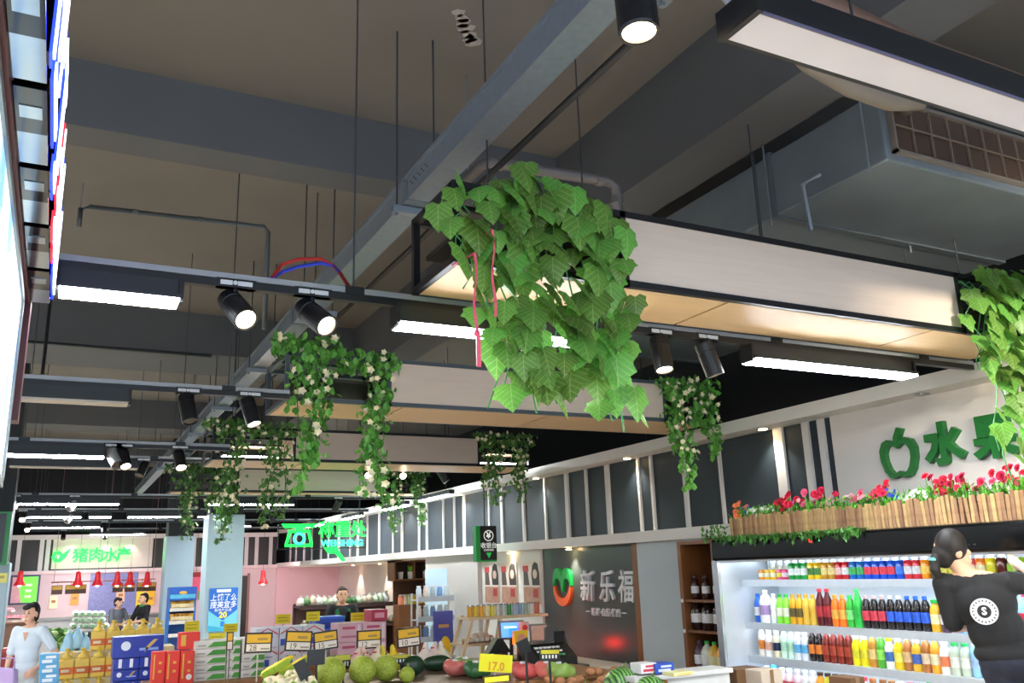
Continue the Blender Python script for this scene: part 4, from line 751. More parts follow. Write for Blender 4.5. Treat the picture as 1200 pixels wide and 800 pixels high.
# -------- bookcase beside the fridge
WB = M('7a4a26', .42, var=.25, scale=5, stretch=(4, 4, .7))
t = thing('bookcase', 'narrow brown wooden display case with bottles, between pillar and fridge', 'bookcase', (4.85, 5.86, 0))
Yb0, Yb1 = 5.62, 6.1
bx((4.68, Yb0, 0), (5.06, Yb0+.045, 1.87)).build('side_panel', WB, t); bx((4.68, Yb1-.045, 0), (5.06, Yb1, 1.87)).build('side_panel', WB, t); bx((4.68, Yb0+.045, 1.84), (5.06, Yb1-.045, 1.87)).build('top_panel', WB, t); bx((5.04, Yb0+.045, 0), (5.06, Yb1-.045, 1.84)).build('back_panel', M('4c2a17', .5), t)
SB = (1.40, 1.16, .84, .5, .1)
for z in SB: bx((4.69, Yb0+.045, z-.02), (5.04, Yb1-.045, z)).build('shelf', WB, t)
for z in (1.40, 1.16): MB().lathe([(.016, 0), (.016, .004)], (4.678, Yb1-.022, z-.01), 10, Matrix.Rotation(R(-90), 3, 'Y')).build('tag', WHITE, t)
for z, kind, lst in ((1.40, 'juice', [('3a1c16', 'e8dcd8', '3a1c16', 'dark jar'), ('3a1c16', 'e8dcd8', '3a1c16', 'dark jar'), ('3a1c16', 'e8dcd8', '3a1c16', 'dark jar')]), (1.16, 'jug', [('2a1a18', 'e8d8d0', 'd89060', 'black wine bottle'), ('2a1a18', 'e8d8d0', 'd89060', 'black wine bottle'), ('2a1a18', 'e8d8d0', 'd89060', 'black wine bottle')]),
                     (.84, 'jug', [('5a4450', 'd8d8d8', '4a3848', 'purple juice bottle'), ('c8d4c0', 'e8ece8', '28b048', 'pale juice bottle'), ('e0b040', 'f0d8a0', '28b048', 'orange juice bottle'), ('e8a030', 'f0d8a0', '28b048', 'orange juice bottle')]), (.5, 'jug', [('98a890', 'd0d8c8', '30b050', 'grey-green juice bottle'), ('4a3844', 'd0c8cc', '4a3848', 'purple juice bottle'), ('6a645c', 'e0e0dc', '4a4048', 'grey juice bottle')])):
    for i, (b_, l_, c_, word) in enumerate(lst):
        y = Yb1-.1-i*(.28/max(2, len(lst)-1)) ; drink(kind, b_, l_, c_, (4.76, y, z), '%s on the %s shelf of the brown display case, %s from pillar' % (word, {1.4: 'upper', 1.16: 'second', .84: 'third', .5: 'lowest'}[z], nth(i+1)), 'bottles in the brown display case')
t = thing('notice', 'yellow notice sheet on the grey pillar beside the display case', 'notice', (5.07, 6.36, 1.08))
bx((5.07, 6.22, 1.02), (5.079, 6.46, 1.4)).build('sheet', M('f0d028', .5, var=.05), t)
for k in range(4): bx((5.068, 6.25, 1.08+.07*k), (5.07, 6.42, 1.1+.07*k)).build('print_line', M('b88a18', .5), t)

# ================================================================ PEOPLE
def person(label, pos, heading, s, P, skin='e0b090', shirt='16171a', pants='15171c', hair='15100e', style='short', turn=0., lean=0., sleeve=.9, voxel=.011, z0=0., collar=None, smooth=3):
    t = thing('person', label, 'person', (pos[0], pos[1], z0)); a = math.atan2(-heading[0], heading[1])
    def W(p): x, y, z = p; x += lean*(1.31-z) if z < 1.5 else lean*(1.31-z)*.2; return Vector((pos[0], pos[1], z0)) + Matrix.Rotation(a, 3, 'Z') @ Vector((x, y, z))*s
    rot = Matrix.Rotation(a, 3, 'Z')
    HC = Vector((P.get('hx', 0), .015, 1.485)); HR = Matrix.Rotation(turn, 3, 'Z')
    def Hd(p): return W(HC+HR @ Vector(p))
    hrot = Matrix.Rotation(a+turn, 3, 'Z')
    def E_(c, r, m=None): return ('e', c, tuple(q*s for q in r), m or rot)
    def limb(pts, rs): return ('l', [W(q) for q in pts], [r*s for r in rs])
    sk = M(skin, .5, var=.06, scale=12)
    arms = {}
    for sg, nm in ((1, 'r'), (-1, 'l')):
        arms[nm] = [(sg*.165, 0, 1.305), P[nm+'e'], P[nm+'w']]
    parts = [E_(Hd((0, 0, .01)), (.073, .09, .102), hrot), E_(Hd((0, .025, -.05)), (.055, .062, .062), hrot), E_(Hd((0, .092, -.012)), (.012, .02, .02), hrot), E_(Hd((0, .088, .0)), (.008, .012, .03), hrot), E_(Hd((0, .078, -.058)), (.024, .014, .012), hrot),
             E_(Hd((.082, .0, -.008)), (.012, .024, .034), hrot), E_(Hd((-.082, .0, -.008)), (.012, .024, .034), hrot),
             limb([(P.get('hx', 0), .0, 1.42), (0, -.012, 1.31)], [.05, .056]), E_(W((0, 0, 1.2)), (.15, .095, .15)), E_(W((0, 0, 1.04)), (.125, .09, .14)), E_(W((0, -.005, .89)), (.15, .105, .11)), limb([(-.15, 0, 1.3), (0, -.01, 1.33), (.15, 0, 1.3)], [.05, .055, .05])]
    for sg in (1, -1): parts.append(limb([(sg*.08, 0, .86), (sg*.09, .02, .47), (sg*.09, -.01, .09)], [.08, .052, .036])); parts.append(limb([(sg*.09, -.03, .045), (sg*.095, .13, .03)], [.036, .028]))
    for nm in 'rl':
        A = arms[nm]; parts.append(limb(A, [.046, .036, .025]))
        w_ = Vector(A[2]); d = (w_-Vector(A[1])).normalized(); sd = Vector(P.get(nm+'n', (1, 0, 0))); sd = (sd-d*sd.dot(d)).normalized(); nn = d.cross(sd)
        parts.append(limb([w_, w_+d*.035, w_+d*.075], [.024, .026, .026])); parts.append(limb([w_+d*.045+sd*.014, w_+d*.07+sd*.012], [.024, .02])); parts.append(limb([w_+d*.045-sd*.014, w_+d*.07-sd*.014], [.024, .02]))
        for k, (o_, l_) in enumerate(((-.03, .058), (-.01, .072), (.011, .068), (.031, .05))):
            b_ = w_+d*.08+sd*o_; m_ = b_+d*l_*.5+nn*.006; e_ = m_+d*l_*.42+nn*l_*.32; parts.append(limb([b_, m_, e_], [.0098, .0088, .0075]))
        b_ = w_+d*.025-sd*.026; parts.append(limb([b_, b_+d*.03-sd*.028, b_+d*.058-sd*.03+nn*.012], [.013, .0105, .0085]))
    blob('body', sk, t, parts, voxel*s*.75, 2)
    # clothes
    sh = [E_(W((0, 0, 1.2)), (.166, .112, .15)), E_(W((0, 0, 1.05)), (.15, .112, .15)), limb([(-.155, 0, 1.295), (0, -.012, 1.305), (.155, 0, 1.295)], [.062, .068, .062]), E_(W((0, 0, .93)), (.168, .122, .08))]
    for nm in 'rl':
        A = [Vector(q) for q in arms[nm]]; e_ = A[0].lerp(A[1], min(sleeve, 1)); pts = [A[0], e_]; rs = [.064, .056]
        if sleeve > 1: pts = [A[0], A[1], A[1].lerp(A[2], sleeve-1)]; rs = [.062, .05, .042]
        sh.append(limb(pts, rs))
    S_ = blob('shirt', M(shirt, .8, var=.12, scale=5, bump=.3), t, sh, voxel*s, smooth)
    pn = [E_(W((0, -.005, .88)), (.162, .118, .1))]
    for sg in (1, -1): pn.append(limb([(sg*.08, 0, .84), (sg*.09, .02, .47), (sg*.092, -.01, .1)], [.092, .068, .056]))
    blob('trousers', M(pants, .8, var=.15, scale=5, bump=.3), t, pn, voxel*s, 2)
    for sg in (1, -1): blob('shoe', M('2a2a2c', .5), t, [limb([(sg*.09, -.04, .04), (sg*.095, .05, .04), (sg*.1, .145, .032)], [.046, .044, .036])], voxel*s, 2)
    hm = M(hair, .62, var=.35, scale=24, stretch=(1, 1, .3))
    hp = [E_(Hd((0, -.035, .032)), (.086, .086, .1), hrot), E_(Hd((0, -.05, -.02)), (.074, .06, .075), hrot), E_(Hd((0, .03, .086)), (.06, .045, .03), hrot)]
    if style == 'ponytail': hp.pop()
    if style == 'bob': hp += [E_(Hd((.07, -.02, -.02)), (.022, .045, .06), hrot), E_(Hd((-.07, -.02, -.02)), (.022, .045, .06), hrot), E_(Hd((.02, .07, .07)), (.06, .03, .03), hrot)]
    if style == 'ponytail': hp += [E_(Hd((0, -.105, -.045)), (.035, .03, .04), hrot), ('l', [Hd((0, -.115, -.05)), Hd((0, -.135, -.1)), Hd((-.01, -.12, -.165))], [.026*s, .03*s, .012*s])]
    blob('hair', hm, t, hp, voxel*s*.8, 2)
    for sg in (1, -1):
        q = MB(); q.ball(Hd((sg*.031, .083, .012)), 1, 8, 6, (.012*s, .006*s, .007*s), hrot); q.build('eye', M('1c1412', .2), t, smooth=True)
        q = MB(); q.ball(Hd((sg*.032, .088, .033)), 1, 8, 5, (.017*s, .004*s, .004*s), hrot); q.build('eyebrow', hm, t)
    q = MB(); q.ball(Hd((0, .091, -.062)), 1, 8, 5, (.02*s, .005*s, .006*s), hrot); q.build('mouth', M('a85a52', .5), t, smooth=True)
    return t, W, Hd
# woman at the fridge, seen from behind; stands on a step stool
HB = (4.27, 3.08); hd = Vector((.81, .59, 0)); SC = .92; ZB = .345
tp, Wp, Hp = person('person in a black T-shirt with round white back print, reaching into the fridge', HB, (hd.x, hd.y), SC,
    {'hx': -.055, 're': (.36, .1, 1.28), 'rw': (.27, .3, 1.39), 'rn': (0, 0, 1), 'le': (-.205, .02, 1.07), 'lw': (-.08, .22, 1.06), 'ln': (0, 0, 1)}, skin='e2b494', style='ponytail', turn=R(-64), lean=.26, voxel=.009, z0=ZB, pants='1b2030')
q = MB(); q.lathe([(.026, -.012), (.03, 0), (.026, .012)], (0, 0, 0), 10); 
v = Hp((0, -.108, -.045)); q.v = [p_+v for p_ in q.v]; q.build('hair_tie', M('58b8b0', .6), tp)
# round back print, lies on the shirt
c_ = Wp((-.02, -.127, 1.16)); mxb = face_mx(c_, (.59, -.81, 0), (0, -.0, 1))
circ = [(math.cos(k*math.pi/12), math.sin(k*math.pi/12)) for k in range(24)]
def disc(r_, z): return [(mxb @ Vector((x*r_, y*r_, z))) for x, y in circ]
def print_disc(name, r0, r1, z, mat):
    mb = MB()
    if r0: mb.add(disc(r0, z)+disc(r1, z), [(i, 24+i, 24+(i+1) % 24, (i+1) % 24) for i in range(24)])
    else: mb.add(disc(r1, z), [tuple(range(24))])
    mb.build(name, mat, tp)
WP = M('dfe0e0', .7); BP = M('1a1b1e', .7)
MB().prism([(x*.064, y*.064) for x, y in circ], mxb, .008).build('print', WP, tp)
mb = MB()
for k in range(20):
    a = 2*math.pi*k/20; mb.add([mxb @ Vector((r_*math.cos(a+d_), r_*math.sin(a+d_), .0092)) for r_, d_ in ((.047, -.07), (.056, -.07), (.056, .07), (.047, .07))], [(0, 1, 2, 3)])
mb.build('print_ring_marks', M('5c5d60', .7), tp)
print_disc('print_centre', 0, .032, .0094, BP); text('S', .05, WP, mxb @ Matrix.Translation((0, 0, .0096)), tp, 'print_mark', .0015, .002)
t = thing('step_stool', 'grey plastic step stool under the person at the fridge', 'stool', (HB[0], HB[1], 0)); c_ = Wp((0, 0.04, .1)); 
mxs = Matrix.Translation((Wp((.0, .04, 0)).x+.18, Wp((0, .04, 0)).y-.26, 0)) @ Matrix.Rotation(math.atan2(-hd.x, hd.y), 4, 'Z')
bx((-.24, -.16, ZB-.03), (.24, .16, ZB), mxs).build('top', M('8d9296', .5), t, bevel=.005)
for x in (-.2, .2):
    for y in (-.13, .13): bx((x-.02, y-.02, 0), (x+.02, y+.02, ZB-.03), mxs).build('leg', M('8d9296', .5), t)
# woman with the lilac bag
p = atY(40, 717, 10.6)
tw, Ww, Hw = person('person in a pale short-sleeved shirt, hand on hip, beside the oil bottles', (p.x-.02, 10.6), (-.42, -.9), .94,
    {'le': (-.34, -.04, 1.08), 'lw': (-.17, .1, .93), 'ln': (0, 0, 1), 're': (.21, .04, 1.04), 'rw': (.15, .2, .9), 'rn': (1, 0, 0)}, skin='dfae92', shirt='cfdbe2', pants='c9d2d6', style='bob', turn=R(-12), sleeve=.75)
MB().prism([(-.03, .03), (.03, .03), (0, -.06)], face_mx(Ww((0, .108, 1.27)), (.9, -.42, 0), (0, 0, 1)), .006).build('neck_opening', M('d8a488', .6), tw)
c_ = Ww((.1, .27, .84)); t = thing('handbag', 'lilac bag held in front of the person in the pale shirt', 'bag', c_)
mxq = face_mx(c_, (.9, -.42, 0), (0.25, .1, 1)); mb = MB().prism([(-.15, -.05), (-.1, -.16), (.1, -.17), (.17, -.03), (.12, .1), (-.08, .12)], mxq, .1); mb.build('body', M('b49ac8', .6, var=.1, bump=.2), t, bevel=.015); MB().tube([mxq @ Vector((-.1, .11, .05)), mxq @ Vector((-.08, .2, .05)), mxq @ Vector((.06, .2, .05)), mxq @ Vector((.1, .1, .05))], .008, 6).build('strap', M('a488ba', .6), t)
tw.scale = (.84, .84, 1)
# stall worker with green apron
p = atY(401, 707, 12.3)
tg, Wg, Hg = person('person in a black top and green apron behind the gift boxes', (p.x, 12.3), (-.15, -.98), .945,
    {'le': (-.24, .03, 1.04), 'lw': (-.2, .22, .92), 'ln': (1, 0, 0), 're': (.24, .03, 1.04), 'rw': (.2, .22, .92), 'rn': (1, 0, 0)}, skin='d6a284', shirt='1a1a1c', pants='22242a', hair='3a2318', sleeve=1.4)
AG = M('1e7a44', .6, var=.1); AP = lambda pts, y: [Wg((x, y, z)) for x, z in pts]
mb = MB(); ou = [(-.1, 1.3), (-.07, 1.3), (-.04, 1.2), (.04, 1.2), (.07, 1.3), (.1, 1.3), (.13, 1.1), (.17, .95), (.16, .6), (-.16, .6), (-.17, .95), (-.13, 1.1)]
mb.prism(ou, Matrix.Translation(Wg((0, .13, 0))) @ Matrix.Rotation(math.atan2(.15, -.98)+0, 4, 'Z') @ Matrix(((1, 0, 0, 0), (0, 0, -1, 0), (0, 1, 0, 0), (0, 0, 0, 1))) @ Matrix.Diagonal((.945, .945, .945, 1)), .012); mb.build('apron', AG, tg)
# two workers at the pork counter
for lab, px, Y, hdv, sh, stl in (('person with dark hair in a grey top bending at the pork counter', 138, 19.5, (.6, -.8), '6a6f78', 'bob'), ('person in a black top with a green collar at the pork counter', 168, 19.3, (-.85, -.5), '17181b', 'short')):
    p = atY(px, 712, Y); tt, W_, H_ = person(lab, (p.x, Y), hdv, .86 if stl == 'bob' else .9, {'le': (-.24, .1, 1.04), 'lw': (-.14, .3, 1.02), 'ln': (1, 0, 0), 're': (.24, .1, 1.04), 'rw': (.14, .3, 1.02), 'rn': (1, 0, 0)}, shirt=sh, pants='30333a', style=stl, voxel=.016)
    if stl == 'short': MB().lathe([(.075, -.01), (.08, .01), (.07, .03)], W_((0, 0, 1.33)), 12).build('collar', M('2a8a48', .6), tt)

# ================================================================ GOODS
def box_thing(name, label, cat, mx, size, mat, group=None, decos=()):
    """carton: local x right, y back, z up, base centre at the matrix origin"""
    w_, d_, h_ = size; t = thing(name, label, cat, mx.translation, group)
    bx((-w_/2, -d_/2, 0), (w_/2, d_/2, h_), mx).build('carton', mat, t, bevel=.004)
    for nm, poly, col in decos:
        MB().prism(poly, mx @ Matrix(((1, 0, 0, 0), (0, 0, -1, -d_/2), (0, 1, 0, 0), (0, 0, 0, 1))), .002).build(nm, M(col, .5, var=.08) if isinstance(col, str) else col, t)
    return t
def rect(x0, y0, x1, y1): return [(x0, y0), (x1, y0), (x1, y1), (x0, y1)]
def TR(x, y, z, a=0): return Matrix.Translation((x, y, z)) @ Matrix.Rotation(a, 4, 'Z')
def counter(name, label, a, b, mat, top=None):
    t = thing(name, label, 'counter', ((a[0]+b[0])/2, (a[1]+b[1])/2, a[2])); z = b[2]
    bx(a, (b[0], b[1], z-.03)).build('carcass', mat, t); bx((a[0]-.02, a[1]-.02, z-.03), (b[0]+.02, b[1]+.02, z)).build('top', top or mat, t, bevel=.004); return t
# ---- oil bottles on a stepped stand
t = thing('display_stand', 'stepped stand under the yellow oil bottles', 'stand', (.55, 11.2, 0)); OS = M('d8c9a0', .6)
steps = [(.42, 10.75), (.70, 11.0), (.96, 11.25)]
for k, (z, y) in enumerate(steps): bx((-.05, y-.12, 0), (1.3, y+.13, z-.002)).build('step', OS, t)
def oil(i, x, y, z, where):
    global OILP
    lab = 'yellow oil bottle, %s' % where
    if i == 0:
        o = thing('oil_bottle', lab, 'bottle', (x, y, z), 'yellow oil bottles on the stepped stand'); pl = [(-.075, 0), (.075, 0), (.075, .2), (.055, .25), (.02, .27), (-.03, .285), (-.075, .27)]
        mb = MB(); 
        bx((x-.072, y-.055, z), (x+.072, y+.055, z+.2)).build('body', M('f2cc58', .3, var=.1), o, bevel=.012)
        MB().lathe([(.085, .195), (.06, .235), (.022, .255), (.018, .285)], (x, y, z), 8, None, .8, .65).build('shoulder', M('f2d060', .3), o, smooth=True)
        MB().lathe([(.022, .28), (.022, .305), (.016, .31)], (x, y, z), 8).build('cap', M('e4c038', .4), o)
        bx((x-.0735, y-.0565, z+.05), (x+.0735, y+.05, z+.12)).build('paper_label', M('dd6c28', .5, var=.3, scale=30), o); bx((x-.05, y-.058, z+.07), (x+.03, y-.056, z+.1)).build('label_print', M('f2e2c0', .5), o)
        MB().tube([(x+.03, y, z+.215), (x+.06, y, z+.26), (x+.015, y, z+.28)], .01, 6).build('handle', M('e8bc34', .3), o); OILP = o; return
    dup(OILP, loc=(x, y, z), label=lab)
i = 0
for k, (z, y) in enumerate(steps):
    n_, xa = ((6, .06), (7, .2), (5, .5))[k]
    for j in range(n_): oil(i, xa+.152*j, y, z, '%s from the person with the bag on the %s stand step' % (nth(j+1), ('lowest', 'middle', 'top')[k])); i += 1
for j in range(6):
    x = .52+.13*j; t = MB().lathe([(.045, 0), (.05, .01), (.05, .15), (.03, .2), (.015, .21), (.015, .235)], (x, 11.46, .96), 10).build('water_bottle', M('b4d6ee', .2, var=.05), loc=(x, 11.46, .96), smooth=True); tag(t, 'pale blue plastic bottle behind the top oil bottles, %s from the wall side' % nth(j+1), 'bottle', 'pale bottles behind the oil')
    MB().lathe([(.018, .23), (.018, .25)], (x, 11.46, .96), 8).build('cap', M('f0f4f8', .4), t)
bx((.45, 11.39, 0), (1.3, 11.56, .958)).build('step', OS, bpy.data.objects['display_stand'])
for j, (px, py) in enumerate(((80, 752), (90, 748), (99, 756), (76, 762))):
    p = atY(px, py+8, 11.6); 
    t = MB().lathe([(.05, -.03), (.06, 0), (.06, .1), (.035, .16), (.016, .17), (.016, .2)], p, 10).build('water_bottle', M('a8d4ee', .2), loc=p, smooth=True); tag(t, 'light blue bottle among the greens left of the oil, %s' % ('leftmost', 'second', 'third', 'lowest')[j], 'bottle', 'light blue bottles by the greens'); MB().lathe([(.018, .195), (.018, .215)], p, 8).build('cap', M('e8f0f8', .4), t)
# ---- blue tissue packs
for k, (z, h_) in enumerate(((.655, .105), (.76, .105), (.865, .105), (.97, .2))):
    for j in range(2 if k < 3 else 1):
        w_ = .23 if k < 3 else .46; x = (.70+.235*j if k < 3 else .80)
        y = 9.85; decs = [('white_emblem', arc(-w_*.25, h_*.55, h_*.22, 0, 360, 12)[:-1], 'dfe8f8'), ('pale_band', rect(w_*.02, h_*.3, w_*.4, h_*.42), '90a8e8'), ('gold_swirl', [(w_*.12, h_*.2), (w_*.3, h_*.6), (w_*.38, h_*.8), (w_*.3, h_*.8), (w_*.16, h_*.5)], 'c8a860')]
        if k == 2: decs = [('white_bar', rect(-.07, .015, -.04, .095), 'e8ecf4'), ('white_bar', rect(.03, .015, .06, .095), 'e8ecf4')]
        box_thing('tissue_pack', 'deep blue tissue pack by the oil bottles, %s layer up%s' % (nth(k+1), '' if k == 3 else ', %s one' % ('oil side' if j == 0 else 'red gift side')), 'pack', TR(x, y, z), (w_, .3, h_-.006), M('2038a0', .3, var=.2), 'blue tissue packs', decs)
bx((.56, 9.65, 0), (1.06, 10.05, .653)).build('pallet', M('8a6a44', .7), None); tag(bpy.data.objects['pallet'], 'wooden base under the blue tissue packs', 'pallet')
# ---- wooden produce tables
WT = M('8a5f38', .5, var=.25, scale=5, stretch=(.6, 4, 4))
counter('display_table', 'wooden table under the red gift boxes and green-topped cartons', (.78, 8.15, 0), (1.8, 8.75, .84), WT)
counter('display_table', 'wooden table under the white and pink gift cartons', (1.72, 8.78, 0), (3.35, 9.3, .86), WT)
counter('produce_table', 'produce table with melons and cauliflower in front of the gift cartons', (1.5, 5.8, 0), (2.75, 7.0, .95), WT, M('5a4a38', .6))
counter('produce_table', 'produce table with watermelons and greens near the grey logo wall', (3.0, 4.4, 0), (4.0, 5.6, .84), WT, M('6a5a44', .6))
for j, (x, z, y) in enumerate(((.86, .84, 8.45), (.97, .84, 8.40), (1.08, .84, 8.34), (1.10, 1.105, 8.45))):
    w_ = .105
    box_thing('gift_box', 'red gift box with gold print, %s' % ('leftmost of the standing row', 'middle of the standing row', 'with a white seal, rightmost of the standing row', 'lying on top behind the others')[j], 'gift box', TR(x, y, z), (w_ if j < 3 else .17, .14, .26 if j < 3 else .14), M('d8301f', .4, var=.1), 'red gift boxes',
              [('gold_motif', rect(-.042, .04, -.03, .24), 'd8a840'), ('gold_motif', rect(.0, .16, .025, .18), 'd8a840'), ('gold_motif', rect(.0, .09, .025, .11), 'd8a840')] + ([('seal', arc(.015, .05, .024, 0, 360, 12)[:-1], 'e0dcd4')] if j == 2 else []) if j < 3 else [('gold_motif', rect(-.07, .03, -.03, .12), 'd8a840')])
for c in range(3):
    for k in range(5):
        w_ = (.27, .11, .2)[c]; x = (1.27, 1.47, 1.64)[c]
        box_thing('carton', 'white carton with a green corner, %s layer up, %s stack from the red boxes' % (nth(k+1), nth(c+1)), 'carton', TR(x, 8.46, .84+.066*k, rnd.uniform(-.02, .02)), (w_, .26, .064), M('dcd8d0', .5), 'white cartons with green corners',
                  [('green_print', [(-w_*.1, .01), (w_*.48, .01), (w_*.48, .052), (w_*.1, .052)], '4a9a38' if k % 2 == 0 else '3c8a30'), ('grey_print', rect(-w_*.4, .018, -w_*.15, .032), 'a8a49c')])
# white cartons with red chevrons, pink cartons
def chev(w_, h_): return [('red_chevron', [(-w_*.46, h_*.62), (0, h_*.95), (w_*.46, h_*.62), (w_*.46, h_*.7), (0, h_*1.0), (-w_*.46, h_*.7)], 'c83038'), ('blue_print', rect(-w_*.46, h_*.06, w_*.1, h_*.4), '3050b0'), ('print_line', rect(-w_*.2, h_*.5, w_*.25, h_*.56), '8890a8')]
for k in range(2):
    for c in range(3):
        box_thing('gift_carton', 'white gift carton with a red chevron, %s, %s from the green-cornered stacks' % (('lower layer', 'upper layer')[k], nth(c+1)), 'carton', TR(1.86+.222*c, 8.96, .86+.18*k), (.215, .28, .178), M('d9d8e2', .5), 'white and red gift cartons', chev(.215, .178))
for k in range(2):
    for c in range(2):
        box_thing('gift_carton', 'pale pink gift carton, %s, %s one' % (('lower layer', 'upper layer')[k], ('chevron side', 'shelf side')[c]), 'carton', TR(2.67+.25*c, 8.96, .86+.18*k), (.245, .28, .178), M('e0b4c0', .5), 'pale pink gift cartons', [('red_script', rect(-.08, .12, .05, .145), 'c05878'), ('red_script', rect(-.09, .04, .06, .06), 'c87890'), ('pale_panel', rect(.075, .02, .105, .16), 'f0dde2')])
box_thing('gift_box', 'crimson gift box lying on the pale pink cartons', 'gift box', TR(2.98, 8.97, 1.222), (.17, .25, .11), M('b82c50', .4), None, [('pale_print', rect(-.05, .03, .05, .08), 'e0a0b0')])
for k in range(3): box_thing('crate', 'bright blue plastic crate, %s in its stack behind the white cartons' % ('bottom one', 'middle one', 'top one')[k], 'crate', TR(2.92, 10.6, .86+.12*k), (.34, .3, .115), M('2450c8', .4), 'bright blue crates', [('rim', rect(-.17, .09, .17, .112), '3a68e0'), ('slot', rect(-.1, .03, .1, .05), '16389a')])
counter('counter', 'low counter under the blue crates and the covered heap', (2.65, 10.3, 0), (3.5, 11.0, .86), M('8a8a8c', .5))
t = thing('covered_heap', 'black cloth heap peaking behind the white cartons', 'cloth', (3.2, 10.55, .86)); blob('cloth', M('121214', .9, var=.2), t, [('e', (3.2, 10.55, .96), (.2, .12, .15)), ('l', [(3.2, 10.55, .95), (3.17, 10.55, 1.24)], [.12, .035]), ('e', (3.3, 10.5, .92), (.18, .1, .1))], .02, 3)
# ---- price tags and promo cards
GOLD = M('f0b818', .45, var=.06); CREAM = M('efe2d2', .5, var=.04); PINK_P = M('5a5048', .6)
def price_tag(label, px0, py0, px1, py1, Y, price, foot, tilt=0.):
    a = atY(px0, py1, Y); b_ = atY(px1, py0, Y); w_ = (b_.x-a.x); h_ = (b_.z-a.z); c_ = Vector(((a.x+b_.x)/2, Y, a.z))
    t = thing('price_tag', label, 'price tag', (c_.x, Y, foot), 'yellow and white price tags on stalks'); mx = face_mx(c_, (1, .0, tilt), (-tilt, 0, 1)); e = .012
    MB().prism(rect(-w_/2, 0, w_/2, h_), mx @ Matrix.Translation((0, 0, -.012)), .012).build('frame', M('2a1a10', .5), t)
    MB().prism(rect(-w_/2+e, h_*.5, w_/2-e, h_-e), mx, .003).build('yellow_card', GOLD, t); MB().prism(rect(-w_/2+e, e, w_/2-e, h_*.44), mx, .003).build('white_card', CREAM, t)
    MB().prism(rect(-w_*.05, h_*.62, w_*.32, h_*.74), mx @ Matrix.Translation((0, 0, .003)), .001).build('grey_print', M('b08a3c', .5), t)
    text(price, h_*.4, PINK_P, mx @ Matrix.Translation((-w_*.2, h_*.24, .003)), t, 'price_digits', .001); MB().prism(rect(w_*.08, h_*.16, w_*.4, h_*.24), mx @ Matrix.Translation((0, 0, .003)), .001).build('grey_print', M('a89888', .5), t)
    MB().tube([(c_.x, Y+.006, c_.z+.02), (c_.x, Y+.01, foot)], .006, 6).build('stalk', M('c8c0b4', .4), t)
price_tag('tilted yellow price tag reading 28, over the white cartons', 286, 740, 319, 766, 6.9, '28', .95, -.04)
price_tag('yellow price tag reading 19, left of the twin reading 15', 333, 738, 365, 764, 6.9, '19', .95, -.08)
price_tag('yellow price tag reading 15', 368, 738, 397, 762, 6.9, '15', .95, .08)
price_tag('yellow price tag reading 12, in front of the pink cartons', 418, 737, 447, 761, 6.95, '12', .95, 0)
price_tag('yellow price tag reading 10, nearest to the blue stand', 466, 734, 493, 759, 6.95, '10', .95, .06)
t = thing('price_tag', 'small blank yellow-topped tag beside the tag reading 28', 'price tag', atY(270, 762, 7.2)); a = atY(265, 762, 7.2); b_ = atY(274, 740, 7.2)
bx((a.x, 7.2, a.z), (b_.x, 7.21, b_.z)).build('frame', M('3a2a1c', .5), t); bx((a.x+.008, 7.197, a.z+.07), (b_.x-.008, 7.2, b_.z-.008)).build('yellow_card', GOLD, t); bx((a.x+.008, 7.197, a.z+.008), (b_.x-.008, 7.2, a.z+.062)).build('white_card', CREAM, t); MB().tube([((a.x+b_.x)/2, 7.205, a.z), ((a.x+b_.x)/2, 7.205, .58)], .005, 6).build('stalk', CHROME, t)
YC = M('e6d428', .6, var=.06)
def card(label, px0, py0, px1, py1, Y, mat=YC, lines=2, foot=None, col='c0a81c', tilt=0.):
    a = atY(px0, py1, Y); b_ = atY(px1, py0, Y); w_ = b_.x-a.x; h_ = b_.z-a.z; c_ = Vector(((a.x+b_.x)/2, Y, a.z)); t = thing('promo_card', label, 'card', c_); mx = face_mx(c_, (1, 0, tilt), (-tilt, 0, 1))
    MB().prism(rect(-w_/2, 0, w_/2, h_), mx @ Matrix.Translation((0, 0, -.005)), .005).build('sheet', mat, t)
    for k in range(lines): MB().prism(rect(-w_*.35, h_*(.25+.32*k), w_*.32, h_*(.37+.32*k)), mx, .001).build('print_line', M(col, .6), t)
    if foot is not None: MB().tube([(c_.x, Y+.01, c_.z+.03), (c_.x, Y+.01, foot)], .006, 6).build('stalk', CHROME, t)
    return t
card('yellow promo card in front of the shelf poster on the far pillar', 216, 727, 234, 740, 12.0, foot=0); card('yellow promo card under the blue delivery poster', 262, 730, 279, 741, 11.8, foot=0); card('yellow promo card above the green-cornered cartons', 244, 741, 264, 754, 8.58, foot=.84)
card('yellow promo card before the blue crates', 323, 719, 341, 731, 9.9, foot=0); card('yellow promo card left of the person with the green apron', 359, 716, 375, 728, 9.34, foot=0); card('yellow promo card right of the person with the green apron', 411, 717, 428, 729, 9.34, foot=0)
